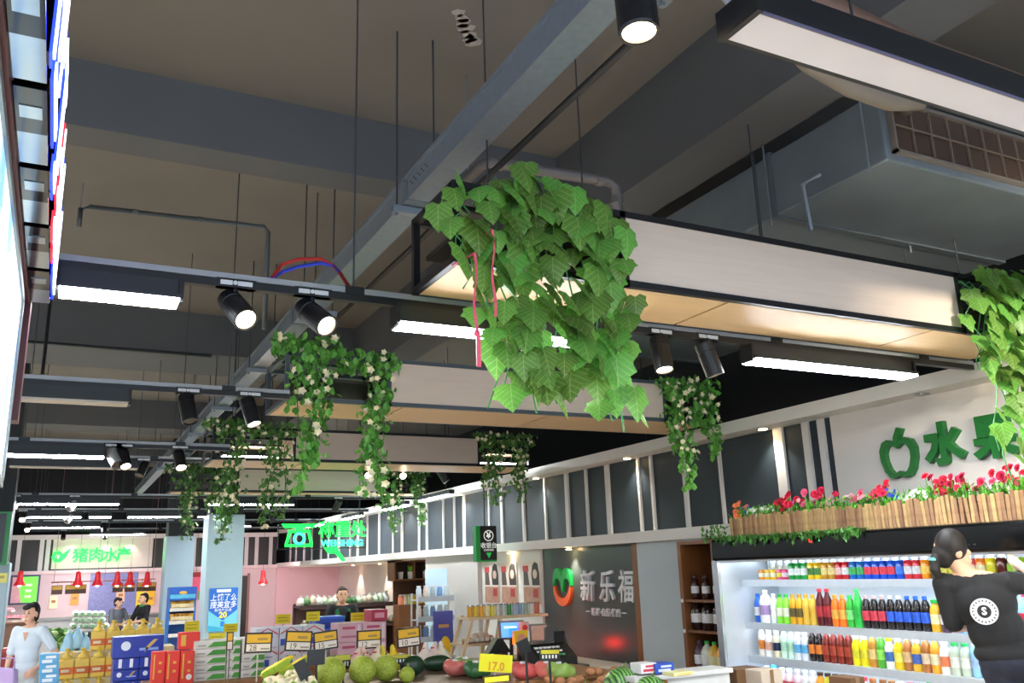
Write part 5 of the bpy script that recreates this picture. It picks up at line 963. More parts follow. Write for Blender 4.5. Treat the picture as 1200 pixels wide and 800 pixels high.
def dark_tag(label, px0, py0, px1, py1, Y, foot, tilt=0., top=True):
    a = atY(px0, py1, Y); b_ = atY(px1, py0, Y); w_ = b_.x-a.x; h_ = b_.z-a.z; c_ = Vector(((a.x+b_.x)/2, Y, a.z)); t = thing('price_tag', label, 'price tag', c_); mx = face_mx(c_, (1, 0, tilt), (-tilt, 0, 1))
    MB().prism(rect(-w_/2, 0, w_/2, h_), mx @ Matrix.Translation((0, 0, -.012)), .012).build('frame', M('121314', .4), t)
    if top:
        MB().prism(rect(-w_*.47, h_*.62, w_*.47, h_*.97), mx, .002).build('yellow_card', M('b8b024', .5), t)
        for k in range(5): MB().prism(rect(-w_*.4+w_*.17*k, h_*.22, -w_*.32+w_*.17*k, h_*.52), mx, .002).build('white_digit', M('d8dcd8', .5), t)
    MB().tube([(c_.x, Y+.006, c_.z+.02), (c_.x+.01, Y+.01, foot)], .008, 6).build('stalk', M('1a1a1a', .5), t)
dark_tag('black price tag with white digits above the green melons, left one', 392, 766, 411, 785, 6.3, .95); dark_tag('black price tag with white digits above the dark melons, right one', 458, 766, 481, 779, 6.4, .95)
dark_tag('black price tag seen from behind between the cauliflower and melons, upright', 360, 760, 381, 780, 6.0, .95, 0, False); dark_tag('black price tag seen from behind, tilted, by the cauliflower', 352, 771, 367, 795, 5.95, .95, .5, False)
dark_tag('black price tag with a yellow strip before the grey logo wall', 633, 760, 655, 775, 5.0, .84, -.05); dark_tag('black tag seen from behind, tilted, in front of the till', 610, 748, 623, 766, 5.2, .84, .35, False)
# ---- produce
def heap(name, label, cat, p, mat, s=(1, 1, 1), group=None, bump=0., stripes=None, n=18, m_=12):
    mb = MB().ball((p[0], p[1], p[2]+s[2]), 1, n, m_, s); o = mb.build(name, mat, loc=p, smooth=True); tag(o, label, cat, group); return o
MEL = M('9aa838', .6, var=.45, scale=60, bump=.5); TB = .95
def melon(label, px, py, Y, r_):
    p = atY(px, py, Y); p.z = TB; t = thing('melon', label, 'melon', p, 'netted green melons on the produce table'); mb = MB().ball((p.x, p.y, TB+r_*1.0), 1, 20, 14, (r_, r_, r_)); mb.build('rind', MEL, t, smooth=True); MB().tube([(p.x, p.y, TB+2*r_-.01), (p.x+.01, p.y, TB+2*r_+.02)], .007, 6).build('stalk', M('7a7a3a', .7), t)
melon('netted green melon below the left black tag', 388, 785, 6.2, .10); melon('netted green melon in the middle of the produce table', 425, 785, 6.2, .095); melon('netted yellowish melon before the right black tag', 452, 785, 6.25, .09); melon('small netted melon by the small winter melon', 477, 795, 6.05, .055)
DG = M('1d3a22', .4, var=.3, scale=12)
for lab, px, py, Y, s in (('dark green winter melon lying behind the netted melons, right', 512, 775, 6.6, (.12, .065, .06)), ('dark green round melon beside the right black tag', 484, 783, 6.4, (.085, .07, .075))):
    p = atY(px, py, Y); p.z = TB; t = thing('winter_melon', lab, 'melon', p); MB().ball((p.x, p.y, TB+s[2]), 1, 18, 12, s).build('rind', DG, t, smooth=True); MB().tube([(p.x+s[0]*.95, p.y, TB+s[2]), (p.x+s[0]*1.1, p.y, TB+s[2]*1.3)], .008, 6).build('stalk', M('6a7a3a', .7), t)
for j, (px, py, Y) in enumerate(((322, 795, 6.2), (336, 797, 6.1), (348, 790, 6.3), (342, 780, 6.5), (358, 799, 6.0))):
    p = atY(px, py, Y); p.z = TB; t = thing('cauliflower', 'pale cauliflower head in the heap by the tilted black tag, %s' % ('first from the cartons', 'second from the cartons', 'third from the cartons', 'topmost', 'nearest')[j], 'cauliflower', p, 'cauliflower heap'); mb = MB(); g = random.Random(j)
    for k in range(16): mb.ball((p.x+g.uniform(-.05, .05), p.y+g.uniform(-.05, .05), p.z+.045+g.uniform(0, .035)), g.uniform(.024, .034), 8, 5)
    mb.build('curd', M('e8dcb8', .7, var=.1, scale=40), t, smooth=True)
    for k in range(4):
        a = k*1.57+.4; MB().prism([(0, 0), (.035, .02), (.04, .07), (0, .1), (-.04, .07), (-.035, .02)], TR(p.x+.04*math.cos(a), p.y+.04*math.sin(a), p.z, a-1.57) @ Matrix.Rotation(R(60), 4, 'X'), .004).build('leaf', M('8ab048', .6), t)
for j in range(6):
    p = atY(318+7*j, 776-2*j, 6.7); p.z = TB+.02+.02*(j % 3); t = thing('corn_cob', 'yellow-green corn cob in the row behind the cauliflower, %s from the cartons' % nth(j+1), 'corn', p, 'corn cobs'); mx = TR(p.x, p.y, p.z+.08, .5) @ Matrix.Rotation(R(70), 4, 'Y')
    MB().lathe([(.005, -.1), (.022, -.07), (.026, 0), (.018, .08), (.004, .11)], (0, 0, 0), 10, None).v; mb = MB(); mb.lathe([(.005, -.1), (.022, -.07), (.026, 0), (.018, .08), (.004, .11)], mx.translation, 10, mx.to_3x3()); mb.build('cob', M('e8d23c', .5, var=.25, scale=70), t, smooth=True)
    MB().prism([(-.02, -.11), (.03, -.1), (.03, .02), (0, .06), (-.02, .02)], mx @ Matrix.Rotation(R(90), 4, 'X') @ Matrix.Translation((0, 0, .024)), .004).build('husk', M('a8c848', .6), t)
for j in range(8):
    px = (418, 428, 440, 450, 462, 498, 508, 518)[j]; p = atY(px, 773, 6.8); p.z = TB; nm = 'bag_of_ginger' if j < 2 else 'bag'
    lab = ('pinkish', 'pinkish', 'cream', 'yellow', 'bright yellow', 'pale pink', 'pale pink', 'cream')[j]+' packed produce bag at the back of the produce table, %s from the cauliflower' % nth(j+1)
    o = thing('produce_bag', lab, 'bag', p, 'packed produce bags'); col = ('e8c0b0', 'e4b8a8', 'e8d8b8', 'e8c840', 'f0c820', 'e8cfc4', 'e6c8bc', 'e8dcc0')[j]; g = random.Random(j)
    blob('bag', M(col, .35, var=.3, scale=25), o, [('e', (p.x, p.y, TB+.07), (.07, .06, .075)), ('l', [(p.x, p.y, TB+.12), (p.x+g.uniform(-.03, .03), p.y, TB+.19)], [.035, .02])], .014, 2); MB().lathe([(.024, -.006), (.024, .006)], (p.x, p.y, TB+.155), 8).build('tie', M('c83838', .5), o)
# right-hand table: watermelon, leaves, peanuts
TB2 = .84
def striped():
    m = M('3f8a2e', .4, var=.0, scale=3, key='wm', bump=.001); nt = m.node_tree; b = nt.nodes['Principled BSDF']; wv = nt.nodes.new('ShaderNodeTexWave'); wv.inputs['Scale'].default_value = 14; wv.inputs['Distortion'].default_value = 5; wv.inputs['Detail'].default_value = 3
    cr = nt.nodes.new('ShaderNodeValToRGB'); cr.color_ramp.elements[0].color = lin('16361a'); cr.color_ramp.elements[1].color = lin('7cb45a'); tc = nt.nodes.new('ShaderNodeTexCoord'); nt.links.new(tc.outputs['Object'], wv.inputs[0]); nt.links.new(wv.outputs[0], cr.inputs[0]); nt.links.new(cr.outputs[0], b.inputs['Base Color']); return m
WM = striped()
for lab, px, Y, r_ in (('striped watermelon in front of the grey logo wall, largest', 729, 5.0, .115), ('striped watermelon partly hidden beside the largest', 762, 4.7, .10), ('small striped watermelon piece by the clay-brown nuts', 682, 5.2, .06)):
    p = atY(px, 795, Y); p.z = TB2; t = thing('watermelon', lab, 'watermelon', p); MB().ball((p.x, p.y, TB2+r_*.95), 1, 22, 14, (r_*1.1, r_, r_*.95)).build('rind', WM, t, smooth=True); MB().tube([(p.x, p.y-.02, TB2+r_*1.88), (p.x+.02, p.y-.03, TB2+r_*1.9+.03)], .006, 6).build('stalk', M('5a6a2a', .7), t)
pk = M('b07850', .8, var=.35, scale=40, bump=.5)
g = random.Random(9)
for j in range(26):
    p = Vector((2.95+.0+j % 9*.075+g.uniform(-.02, .02), 5.25+(j//9)*.09, TB2+.02+g.uniform(0, .05)+.03*(j//9))); 
    if p.x < 3.02: p.x += .6
    t = thing('potato', 'clay-brown tuber in the heap before the till, %s counted from the melons' % nth(j+1), 'potato', p, 'clay-brown tubers'); MB().ball(p+Vector((0, 0, .02)), 1, 9, 6, (g.uniform(.035, .05), .034, .03)).build('skin', pk, t, smooth=True)
t = thing('carton', 'open brown carton on the produce table before the black till tag', 'carton', (3.28, 4.75, TB2)); CB = M('a8703c', .7, var=.15)
for a, b_ in (((3.15, 4.65, TB2), (3.42, 4.66, TB2+.12)), ((3.15, 4.85, TB2), (3.42, 4.86, TB2+.12)), ((3.15, 4.65, TB2), (3.16, 4.86, TB2+.12)), ((3.41, 4.65, TB2), (3.42, 4.86, TB2+.16)), ((3.15, 4.65, TB2), (3.42, 4.86, TB2+.01))): bx(a, b_).build('side', CB, t)
bx((3.17, 4.67, TB2+.01), (3.4, 4.84, TB2+.06)).build('yellow_filling', M('e8d050', .6), t)
for j, (px, py, Y, col) in enumerate(((640, 777, 5.6, 'd06a60'), (612, 780, 5.7, 'cc5a58'), (655, 785, 5.5, '8aa850'), (533, 785, 6.2, 'c86a60'), (545, 783, 6.3, '7a9a50'), (557, 790, 6.0, '3a6a3c'))):
    p = atY(px, py, Y); t = thing('produce_bag', ('red', 'crimson', 'green', 'pinkish', 'leafy green', 'dark green')[j]+' wrapped vegetable on the %s' % ('table behind the tubers' if j < 3 else 'table end near the yellow price sheet')+', %s one' % nth(j % 3+1), 'vegetable', (p.x, Y, TB), 'wrapped vegetables')
    z_ = max(TB, p.z-.1); blob('wrap', M(col, .4, var=.3, scale=18), t, [('e', (p.x, Y, TB+.05), (.075, .07, .055)), ('e', (p.x+.06, Y-.02, TB+.05), (.06, .05, .05)), ('e', (p.x-.03, Y+.03, TB+.07), (.05, .04, .05)), ('e', (p.x+.02, Y-.05, TB+.08), (.035, .03, .035))], .014, 2); MB().lathe([(.02, -.006), (.02, .006)], (p.x, Y, TB+.11), 8).build('tie', M('d8d8d8', .5), t)
counter('produce_table', 'narrow table carrying wrapped vegetables between the two produce tables', (2.77, 5.62, 0), (3.7, 6.3, .95), WT)
p = atY(579, 777, 5.5); t = card('large yellow sheet reading 17.0 stuck over the vegetables', 561, 765, 599, 789, 5.5, M('e6e020', .55, var=.05), 0, TB, 'b8b018', -.12)
text('17.0', .075, M('d8982c', .5), face_mx((p.x+.01, 5.497, p.z-.022), (1, 0, -.12), (.12, 0, 1)), t, 'price_digits', .001, .002)
t = card('small bright yellow framed tag below the yellow sheet', 566, 789, 598, 801, 5.2, M('3a3024', .5), 0, TB); a = atY(568, 800, 5.19); b_ = atY(596, 791, 5.19); bx((a.x, 5.188, a.z), (b_.x, 5.193, b_.z)).build('yellow_card', M('f0e030', .5), t)
for lab, px0, py0, px1, py1, Y, col, dec in (('white and blue snack box beside the watermelons, white end', 745, 775, 763, 789, 4.9, 'e4e0e0', 'c83848'), ('blue snack box beside the watermelons', 762, 775, 783, 789, 4.88, '2c50b0', 'd8e0f0'), ('pale yellow price board by the display case', 783, 785, 806, 792, 4.6, 'e8e0a0', 'd0c070')):
    a = atY(px0, py1, Y); b_ = atY(px1, py0, Y); w_ = b_.x-a.x; h_ = b_.z-a.z
    box_thing('snack_box', lab, 'box', TR((a.x+b_.x)/2, Y, a.z), (w_, .12, h_), M(col, .5), None, [('print', rect(-w_*.35, h_*.2, w_*.3, h_*.45), dec), ('print', rect(-w_*.2, h_*.6, w_*.35, h_*.8), dec)])
counter('counter', 'white low counter in front of the grey logo wall', (3.3, 4.82, 0), (4.05, 5.0, atY(764, 789, 4.9).z-.001), M('d8d8d4', .5))
# ---- till area
t = thing('till_counter', 'pale till counter by the grey logo wall', 'counter', (4.3, 7.8, 0)); bx((3.9, 7.2, 0), (4.8, 8.75, .77)).build('carcass', M('b0a69a', .5), t); bx((3.86, 7.16, .77), (4.84, 8.79, .80)).build('top', M('c8beb0', .4), t)
def stand_screen(lab, name, px0, py0, px1, py1, Y, face, tilt=0.):
    a = atY(px0, py1, Y); b_ = atY(px1, py0, Y); c_ = Vector(((a.x+b_.x)/2, Y, a.z)); w_ = b_.x-a.x; h_ = b_.z-a.z; t = thing(name, lab, 'screen', (c_.x, Y, .80)); mx = face_mx(c_, (1, -.25, 0), (0, .1, 1))
    MB().prism(rect(-w_/2, 0, w_/2, h_), mx @ Matrix.Translation((0, 0, -.03)), .03).build('casing', M('17181a', .35), t); MB().prism(rect(-w_*.42, h_*.12, w_*.45, h_*.9), mx, .002).build('display', face, t)
    MB().tube([c_+Vector((0, .02, .01)), (c_.x, Y+.03, .82)], .02, 8).build('neck', M('17181a', .35), t); MB().lathe([(.09, 0), (.09, .012), (.03, .02)], (c_.x, Y+.03, .80), 14).build('foot', M('17181a', .35), t); return t, mx, w_, h_
t, mx, w_, h_ = stand_screen('till monitor with a blue lit screen', 'monitor', 587, 726, 613, 750, 8.2, M('1c60e0', .3, emit=1.6, var=.5, scale=12)); MB().prism(rect(-w_*.3, h_*.6, w_*.2, h_*.7), mx @ Matrix.Translation((0, 0, .002)), .001).build('window_bar', M('9adcf8', emit=1.6, var=0), t)
t, mx, w_, h_ = stand_screen('small tilted screen with a brown picture beside the till monitor', 'monitor', 623, 730, 641, 753, 8.0, M('8a6050', .4, emit=.3, var=.5, scale=14))
p = atY(590, 760, 7.9); t = thing('indicator_lamp', 'small red glowing till lamp', 'lamp', (p.x, 7.9, .80)); bx((p.x-.04, 7.87, .80), (p.x+.03, 7.95, p.z-.01)).build('base', BLACK, t); MB().ball((p.x-.02, 7.89, p.z), .02, 10, 8).build('bulb', M('ff3a20', emit=16., var=0), t)
lamp('red_glow', 'POINT', (p.x-.02, 7.85, p.z+.01), .8, (1, .15, .1), t, .02)
t = thing('cash_register', 'black cash register before the grey logo wall', 'cash register', (4.1, 6.65, .78)); a = atY(632, 782, 6.4); b_ = atY(676, 757, 6.4)
x0, x1, z0_ = a.x, b_.x, a.z
mb = MB(); mb.prism([(0, 0), (.3, 0), (.3, .16), (.18, .16), (0, .06)], Matrix(((0, 0, 1, x0), (1, 0, 0, 6.4), (0, 1, 0, z0_), (0, 0, 0, 1))), x1-x0); mb.build('body', BLACK, t)
for r_ in range(3):
    for k in range(6): bx((x0+.03+k*.04, 6.43+r_*.045, z0_+.075+r_*.025), (x0+.06+k*.04, 6.46+r_*.045, z0_+.09+r_*.025)).build('key', M('d8d8d4' if r_ else '3a8a58', .5), t)
mb = MB().box((x1-.1, 6.58, z0_+.15), (x1-.005, 6.6, z0_+.25)); mb.build('display', M('0c0d0f', .3), t)
counter('counter', 'dark counter under the cash register', (x0-.05, 6.35, 0), (x1+.05, 6.8, z0_-.001), M('3a3a3c', .5))
t = thing('printer', 'black receipt printer under the small tilted screen', 'printer', (3.98, 7.6, .80)); p = atY(628, 765, 7.6); bx((p.x-.09, 7.5, .80), (p.x+.09, 7.68, 1.02)).build('casing', BLACK, t, bevel=.01); bx((p.x-.05, 7.495, .95), (p.x+.05, 7.5, .98)).build('paper_slot', WHITE, t)
t = thing('black_basket', 'tilted black tray leaning beside the small screen', 'tray', (4.3, 7.4, .80)); p = atY(650, 748, 7.4); MB().prism([(-.11, -.06), (.12, -.13), (.1, 0), (-.02, .12), (-.09, .1)], face_mx(p, (1, -.2, 0), (0, .2, 1)), .04).build('body', M('1b1c1e', .5), t); MB().tube([p, (p.x, 7.45, .80)], .015, 6).build('stay', BLACK, t)
t = thing('roof_stand', 'black roof-shaped tray before the red till lamp', 'tray', atY(582, 768, 7.3)); p = atY(580, 764, 7.3); MB().prism([(-.11, 0), (.11, 0), (.03, .12), (-.02, .12)], face_mx(p, (1, 0, 0), (0, 0, 1)), .1).build('body', M('101113', .4), t); MB().box((p.x-.02, 7.18, TB), (p.x+.02, 7.28, p.z)).build('leg', BLACK, t)
for j, (px0, py0, px1, py1, Y) in enumerate(((602, 738, 617, 755, 7.75), (609, 728, 618, 740, 7.95))):
    a = atY(px0, py1, Y); b_ = atY(px1, py0, Y); w_ = b_.x-a.x; h_ = b_.z-a.z; t = box_thing('snack_pack', ('yellow snack pack with a round picture by the till monitor', 'red and white snack pack behind the yellow one')[j], 'pack', TR((a.x+b_.x)/2, Y, a.z), (w_, .06, h_), M(('e8c028', 'd8a8a0')[j], .4), None, [('picture', arc(0, h_*.4, w_*.33, 0, 360, 12)[:-1], ('d89078', 'c03030')[j])])
    bx(((a.x+b_.x)/2-.03, Y-.02, .80), ((a.x+b_.x)/2+.03, Y+.02, a.z)).build('holder', BLACK, t)
t = thing('red_glow_box', 'small added box glowing red for a reflection in the grey logo wall', 'display', (4.7, 8.5, .80)); bx((4.66, 8.38, .80), (4.73, 8.62, .94)).build('casing', BLACK, t); bx((4.73, 8.4, .83), (4.733, 8.6, .91)).build('red_lit_part', M('ff2018', emit=14., var=0), t)  # made-up emitter, added so that its red reflects in the grey panel
# ladder rack
t = thing('ladder_rack', 'pale wooden A-frame rack with packed food left of the till', 'rack', (4.35, 9.3, 0)); PW = M('d0ba98', .5, var=.15, scale=6)
def at93(px, py): return atY(px, py, 9.0)
for px0, px1 in ((552, 534), (584, 572)):
    for dy in (0, .3):
        a = at93(px0, 722); b_ = at93(px1, 790); dx = (b_.x-a.x)/(a.z-b_.z); MB().prism([(a.x, a.z), (a.x+.035, a.z), (a.x+dx*a.z+.035, 0), (a.x+dx*a.z, 0)], Matrix(((1, 0, 0, 0), (0, 0, -1, 9.0+dy), (0, 1, 0, 0), (0, 0, 0, 1))), .03).build('leg', PW, t)
for px0, px1, py in ((548, 640, 724), (541, 580, 755)):
    a = at93(px0, py); b_ = at93(px1, py+3); bx((a.x, 8.95, a.z-.025), (b_.x, 9.3, a.z)).build('shelf', PW, t)
Zr = at93(548, 724).z; Zr2 = at93(541, 755).z
for j in range(13):
    px = 555+6.6*j; x = at93(px, 720).x; col, nm = (('e0a020', 'orange'), ('d8c020', 'yellow'), ('e0a020', 'orange'), ('e8d8a0', 'cream'), ('d8c84a', 'yellow'), ('c8c8c0', 'silver'), ('b0b4b8', 'silver'), ('3a8a48', 'green'), ('a8b8c8', 'pale blue'), ('88a8d0', 'blue'), ('a0b0a8', 'grey'), ('d0d4d0', 'white'), ('c86a50', 'red'))[j]
    o = MB().lathe([(.027, 0), (.03, .004), (.03, .115), (.027, .12)], (x, 9.1, Zr), 12).build('jar', M(col, .3, var=.35, scale=25), loc=(x, 9.1, Zr), smooth=False); tag(o, '%s tin or jar on the rack beneath the posters, %s from the beige wall' % (nm, nth(j+1)), 'jar', 'jars on the ladder rack'); MB().lathe([(.03, .112), (.03, .127)], (x, 9.1, Zr), 12).build('lid', CHROME, o)
for j in range(6):
    px = 549+6*j; p = at93(px, 752); o = thing('food_pack', 'pale shrink-wrapped food pack on the lower shelf of the wooden rack, %s from the wall' % nth(j+1), 'pack', (p.x, 9.1, Zr2), 'food packs on the ladder rack'); g = random.Random(j+70); h_ = (.05, .06, .1, .12, .11, .07)[j]
    blob('pack', M(('d8b890', 'e0c0a0', 'e4cdb8', 'e8d4c4', 'e0c4b0', 'd0a888')[j], .3, var=.25, scale=30), o, [('e', (p.x, 9.1, Zr2+h_*.5), (.045, .06, h_*.55))], .012, 2); bx((p.x-.02, 9.035, Zr2+.015), (p.x+.02, 9.045, Zr2+.05)).build('sticker', M('e8e8e4', .5), o)
# blue stand with a plain lemon shape
a = atY(509, 790, 10.6); b_ = atY(531, 715, 10.6); t = thing('display_stand', 'blue-violet cardboard stand with a yellow shape, beside the beige wall', 'stand', ((a.x+b_.x)/2, 10.6, 0))
bx((a.x, 10.6, 0), (b_.x, 10.64, b_.z)).build('board', M('4a50a8', .5), t, bevel=.01); cx = (a.x+b_.x)/2; mx = face_mx((cx+.02, 10.598, b_.z-.5), *FWD)
MB().prism([(.08*math.cos(k*.3)*(1.0), .2*math.sin(k*.3)) for k in range(21)], mx, .004).build('yellow_shape', M('ecc01c', .5), t); MB().prism(rect(-.09, .3, .05, .34), mx, .003).build('orange_print', M('c89860', .5), t); bx((cx-.03, 10.64, 0), (cx+.03, 10.9, .4)).build('prop', M('9a8a70', .7), t)

# ================================================================ FAR SHELVES AND POSTERS
a = atY(502, 795, 11.6)
t = thing('goods_rack', 'white wire rack packed with pale jars by the recess, behind the blue stand', 'rack', (4.45, 11.7, 0)); WR = M('d0d4da', .4, .2)
rx0, rx1 = atY(486, 730, 11.6).x, atY(530, 730, 11.6).x
ZR = (1.32, 1.06, .8, .54)
for x in (rx0, rx1):
    for y in (11.5, 11.72): bx((x-.01, y-.01, 0), (x+.01, y+.01, 1.4)).build('upright', WR, t)
for z in ZR: bx((rx0, 11.5, z-.015), (rx1, 11.72, z)).build('shelf', WR, t); bx((rx0, 11.495, z-.03), (rx1, 11.5, z+.04)).build('wire_front', M('a8b0b8', .4, .3), t)
for zi, z in enumerate(ZR[:3]):
    for j in range(5):
        x = rx0+.06+j*(rx1-rx0-.1)/4.4; col, nm = (('c8d4dc', 'pale blue'), ('d8c8b8', 'cream'), ('a8b8c0', 'grey-blue'), ('7090c0', 'blue'), ('c0ccd0', 'pale grey'))[(j+zi) % 5]
        o = MB().lathe([(.035, 0), (.04, .005), (.04, .13), (.03, .15), (.03, .165)], (x, 11.6, z), 10).build('jar', M(col, .3, var=.3, scale=25), loc=(x, 11.6, z), smooth=True); tag(o, '%s jar on the %s shelf of the white wire rack, %s from the recess' % (nm, ('top', 'second', 'third')[zi], nth(j+1)), 'jar', 'jars on the white wire rack'); MB().lathe([(.032, .16), (.032, .18)], (x, 11.6, z), 10).build('lid', M('e0e0e0', .4), o)
# wooden wall boxes with pots
WBX = M('6e4628', .5, var=.2, scale=5)
ys = 14.6; bx0 = atY(462, 660, ys); 
t = thing('wall_shelf', 'brown wooden box shelves with small white pots in the recess', 'shelf', (5.6, ys, 1.2)); xa, xb = atY(462, 660, ys).x, atY(505, 660, ys).x; za, zb, zc = atY(480, 656, ys).z, atY(480, 678, ys).z, atY(480, 694, ys).z
bx((xa, ys, za-.03), (xb, ys+.35, za)).build('top_board', WBX, t); bx((xa, ys, zb-.03), (xb, ys+.35, zb)).build('middle_board', WBX, t); bx((xa, ys, zb), (xa+.03, ys+.35, za)).build('side_board', WBX, t); bx((xb-.03, ys, zc-.2), (xb, ys+.35, za)).build('side_board', WBX, t); bx((xa+.36, ys+.02, zb), (xa+.39, ys+.35, za)).build('divider', WBX, t); bx((xa+.1, ys+.33, zc-.2), (xb, ys+.35, za)).build('back_board', M('4c2e1a', .6), t)
bx((xa+.1, ys+.02, 0), (xb, ys+.33, zc-.2)).build('cabinet', WBX, t)
for j, (px, pl) in enumerate(((472, 0), (484, 1), (502, 1))):
    x = atY(px, 670, ys).x; o = thing('plant_pot', ('plain square white pot', 'white pot with a bright green sprig', 'white pot with dark greenery')[j]+' on the brown box shelves', 'pot', (x, ys+.12, zb), 'pots on the brown box shelves'); MB().lathe([(.045, 0), (.055, .12), (.05, .12), (.045, .1)], (x, ys+.12, zb), 4 if j == 0 else 12, Matrix.Rotation(R(45), 3, 'Z')).build('pot', M('e8dcd8', .4), o)
    if pl:
        for k in range(6): a_ = k*1.05; MB().prism([(0, 0), (.03, .06), (0, .14), (-.03, .06)], TR(x, ys+.12, zb+.1, a_) @ Matrix.Rotation(R(65), 4, 'X'), .003).build('leaf', M('7ac838' if j == 1 else '3a5a34', .5), o)
for j in range(7):
    x = xa+.16+j*(xb-xa-.22)/6.2; col, nm = (('c87858', 'terracotta'), ('d8c8b0', 'cream'), ('b8c890', 'pale green'), ('d8b838', 'yellow'), ('c8a890', 'tan'), ('d8b020', 'mustard'), ('c8b8a8', 'beige'))[j]
    o = MB().lathe([(.05, 0), (.055, .01), (.055, .12), (.04, .15)], (x, ys+.1, zc-.2), 10).build('jar', M(col, .35, var=.35, scale=20), loc=(x, ys+.1, zc-.2)); tag(o, '%s food jar on the cabinet under the box shelves, %s from the produce racks' % (nm, nth(j+1)), 'jar', 'jars under the box shelves'); MB().lathe([(.042, .148), (.042, .168)], (x, ys+.1, zc-.2), 10).build('lid', M('b8b0a8', .4), o)
# vegetable racks in the recess
t = thing('vegetable_rack', 'long dark vegetable rack with bagged greens against the recess wall', 'rack', (5.6, 17, 0)); DK = M('3a2422', .5)
yv = 15.2; xv0, xv1 = atY(352, 700, yv).x, atY(462, 700, yv).x; zt_, zb_ = atY(400, 706, yv).z, atY(400, 729, yv).z
bx((xv0, yv, zt_-.06), (xv1, yv+.5, zt_-.03)).build('shelf', DK, t); bx((xv0, yv-.3, zb_-.08), (xv1, yv+.5, zb_-.05)).build('shelf', DK, t); bx((xv0, yv+.5, 0), (xv1, yv+.53, zt_-.03)).build('back_board', M('6a4a44', .6), t); bx((xv0, yv-.01, zt_-.09), (xv1, yv, zt_-.02)).build('front_rail', DK, t)
for x in (xv0, (xv0+xv1)/2, xv1-.04): bx((x, yv-.3, 0), (x+.04, yv+.5, zb_-.08)).build('leg', DK, t); bx((x, yv+.46, zb_-.08), (x+.04, yv+.5, zt_)).build('leg', DK, t)
g = random.Random(21)
for row, (z, yy, n_) in enumerate(((zt_-.03, yv+.2, 16), (zb_-.05, yv-.08, 14))):
    for j in range(n_):
        x = xv0+.06+j*(xv1-xv0-.1)/(n_-.6); col, nm = g.choice((('b8c8a8', 'pale green'), ('d8cfc0', 'whitish'), ('4a7a48', 'green'), ('c8b8a0', 'beige'), ('e0dcd4', 'white'))) if row == 0 else g.choice((('6a5a3c', 'brown'), ('4a5a34', 'dark green'), ('7a7a4c', 'olive'), ('5a4a34', 'earthy')))
        o = thing('vegetable_bag', '%s bag of vegetables on the %s of the recess rack, %s along' % (nm, ('upper shelf', 'lower shelf')[row], nth(j+1)), 'bag', (x, yy, z), 'bagged vegetables on the recess rack')
        h_ = g.uniform(.11, .17) if row == 0 else g.uniform(.07, .11); mb = MB(); mb.lathe([(.03, 0), (.065, .02), (.07, h_*.5), (.05, h_*.85), (.02, h_)], (x, yy, z), 9, Matrix.Rotation(g.uniform(-.2, .2), 3, 'Y'), 1, 1.3); mb.build('bag', M(col, .35, var=.45, scale=22), o, smooth=True); MB().lathe([(.022, 0), (.03, .03)], (x, yy, z+h_-.005), 7).build('knot', M('d8e0d8', .4), o)
for i in range(3):
    pl_ = [('e8b840', 'small')]
# posters on the pillars
def poster_on(label, px0, py0, px1, py1, Y, name='poster'):
    a = atY(px0, py1, Y); b_ = atY(px1, py0, Y); c_ = Vector(((a.x+b_.x)/2, Y, (a.z+b_.z)/2)); t = thing(name, label, 'poster', (c_.x, Y, a.z)); return t, face_mx(c_, *FWD), b_.x-a.x, b_.z-a.z
t, mx, w_, h_ = poster_on('blue delivery poster with white characters and a yellow 20, on the near pillar', 243, 688, 279, 740, 14.44)
MB().prism(rect(-w_/2, -h_/2, w_/2, h_/2), mx, .01).build('sheet', M('6fc8e0', .5, var=.05), t); m1 = mx @ Matrix.Translation((0, 0, .01))
MB().prism([(-w_/2, h_/2), (-w_/2, -h_*.02), (0, -h_*.26), (w_/2, -h_*.02), (w_/2, h_/2)], m1, .003).build('blue_field', M('1f66c8', .5), t); m2 = m1 @ Matrix.Translation((0, 0, .004))
WT_ = M('f0f4f6', .5); text('上饿了么', h_*.175, WT_, m2 @ Matrix.Translation((0, h_*.27, 0)), t, 'headline', .002, .001, sx=.9, shear=.1); text('搜美宜多', h_*.175, WT_, m2 @ Matrix.Translation((0, h_*.1, 0)), t, 'headline', .002, .001, sx=.9, shear=.1)
text('新用户立减', h_*.08, WT_, m2 @ Matrix.Translation((0, -.02*h_, 0)), t, 'small_line', .002); text('20', h_*.19, M('f0e038', .5), m2 @ Matrix.Translation((0, -.135*h_, 0)), t, 'amount', .002, .004); MB().prism(rect(-w_*.25, h_*.40, w_*.25, h_*.47), m2, .002).build('pale_caption', WT_, t); MB().prism(rect(-w_*.07, -h_*.4, w_*.07, -h_*.28), m2, .002).build('app_mark', M('1f80d8', .5), t); MB().prism([(-w_*.5, -h_*.5), (w_*.5, -h_*.5), (w_*.5, -h_*.38), (w_*.1, -h_*.44), (-w_*.5, -h_*.36)], m1, .003).build('wave', M('3aa8d0', .5), t)
t = thing('display_rack', 'blue-topped snack display rack in front of the far pillar', 'rack', atY(210, 760, 17.5)); Yd = 17.5; a = atY(194, 760, Yd); b_ = atY(231, 687, Yd); bx((a.x, Yd+.3, 0), (b_.x, Yd+.33, b_.z)).build('back_board', M('2a6ab8', .5), t)
for x in (a.x, b_.x-.03): bx((x, Yd, 0), (x+.03, Yd+.3, b_.z-.02)).build('side_board', M('2a6ab8', .5), t)
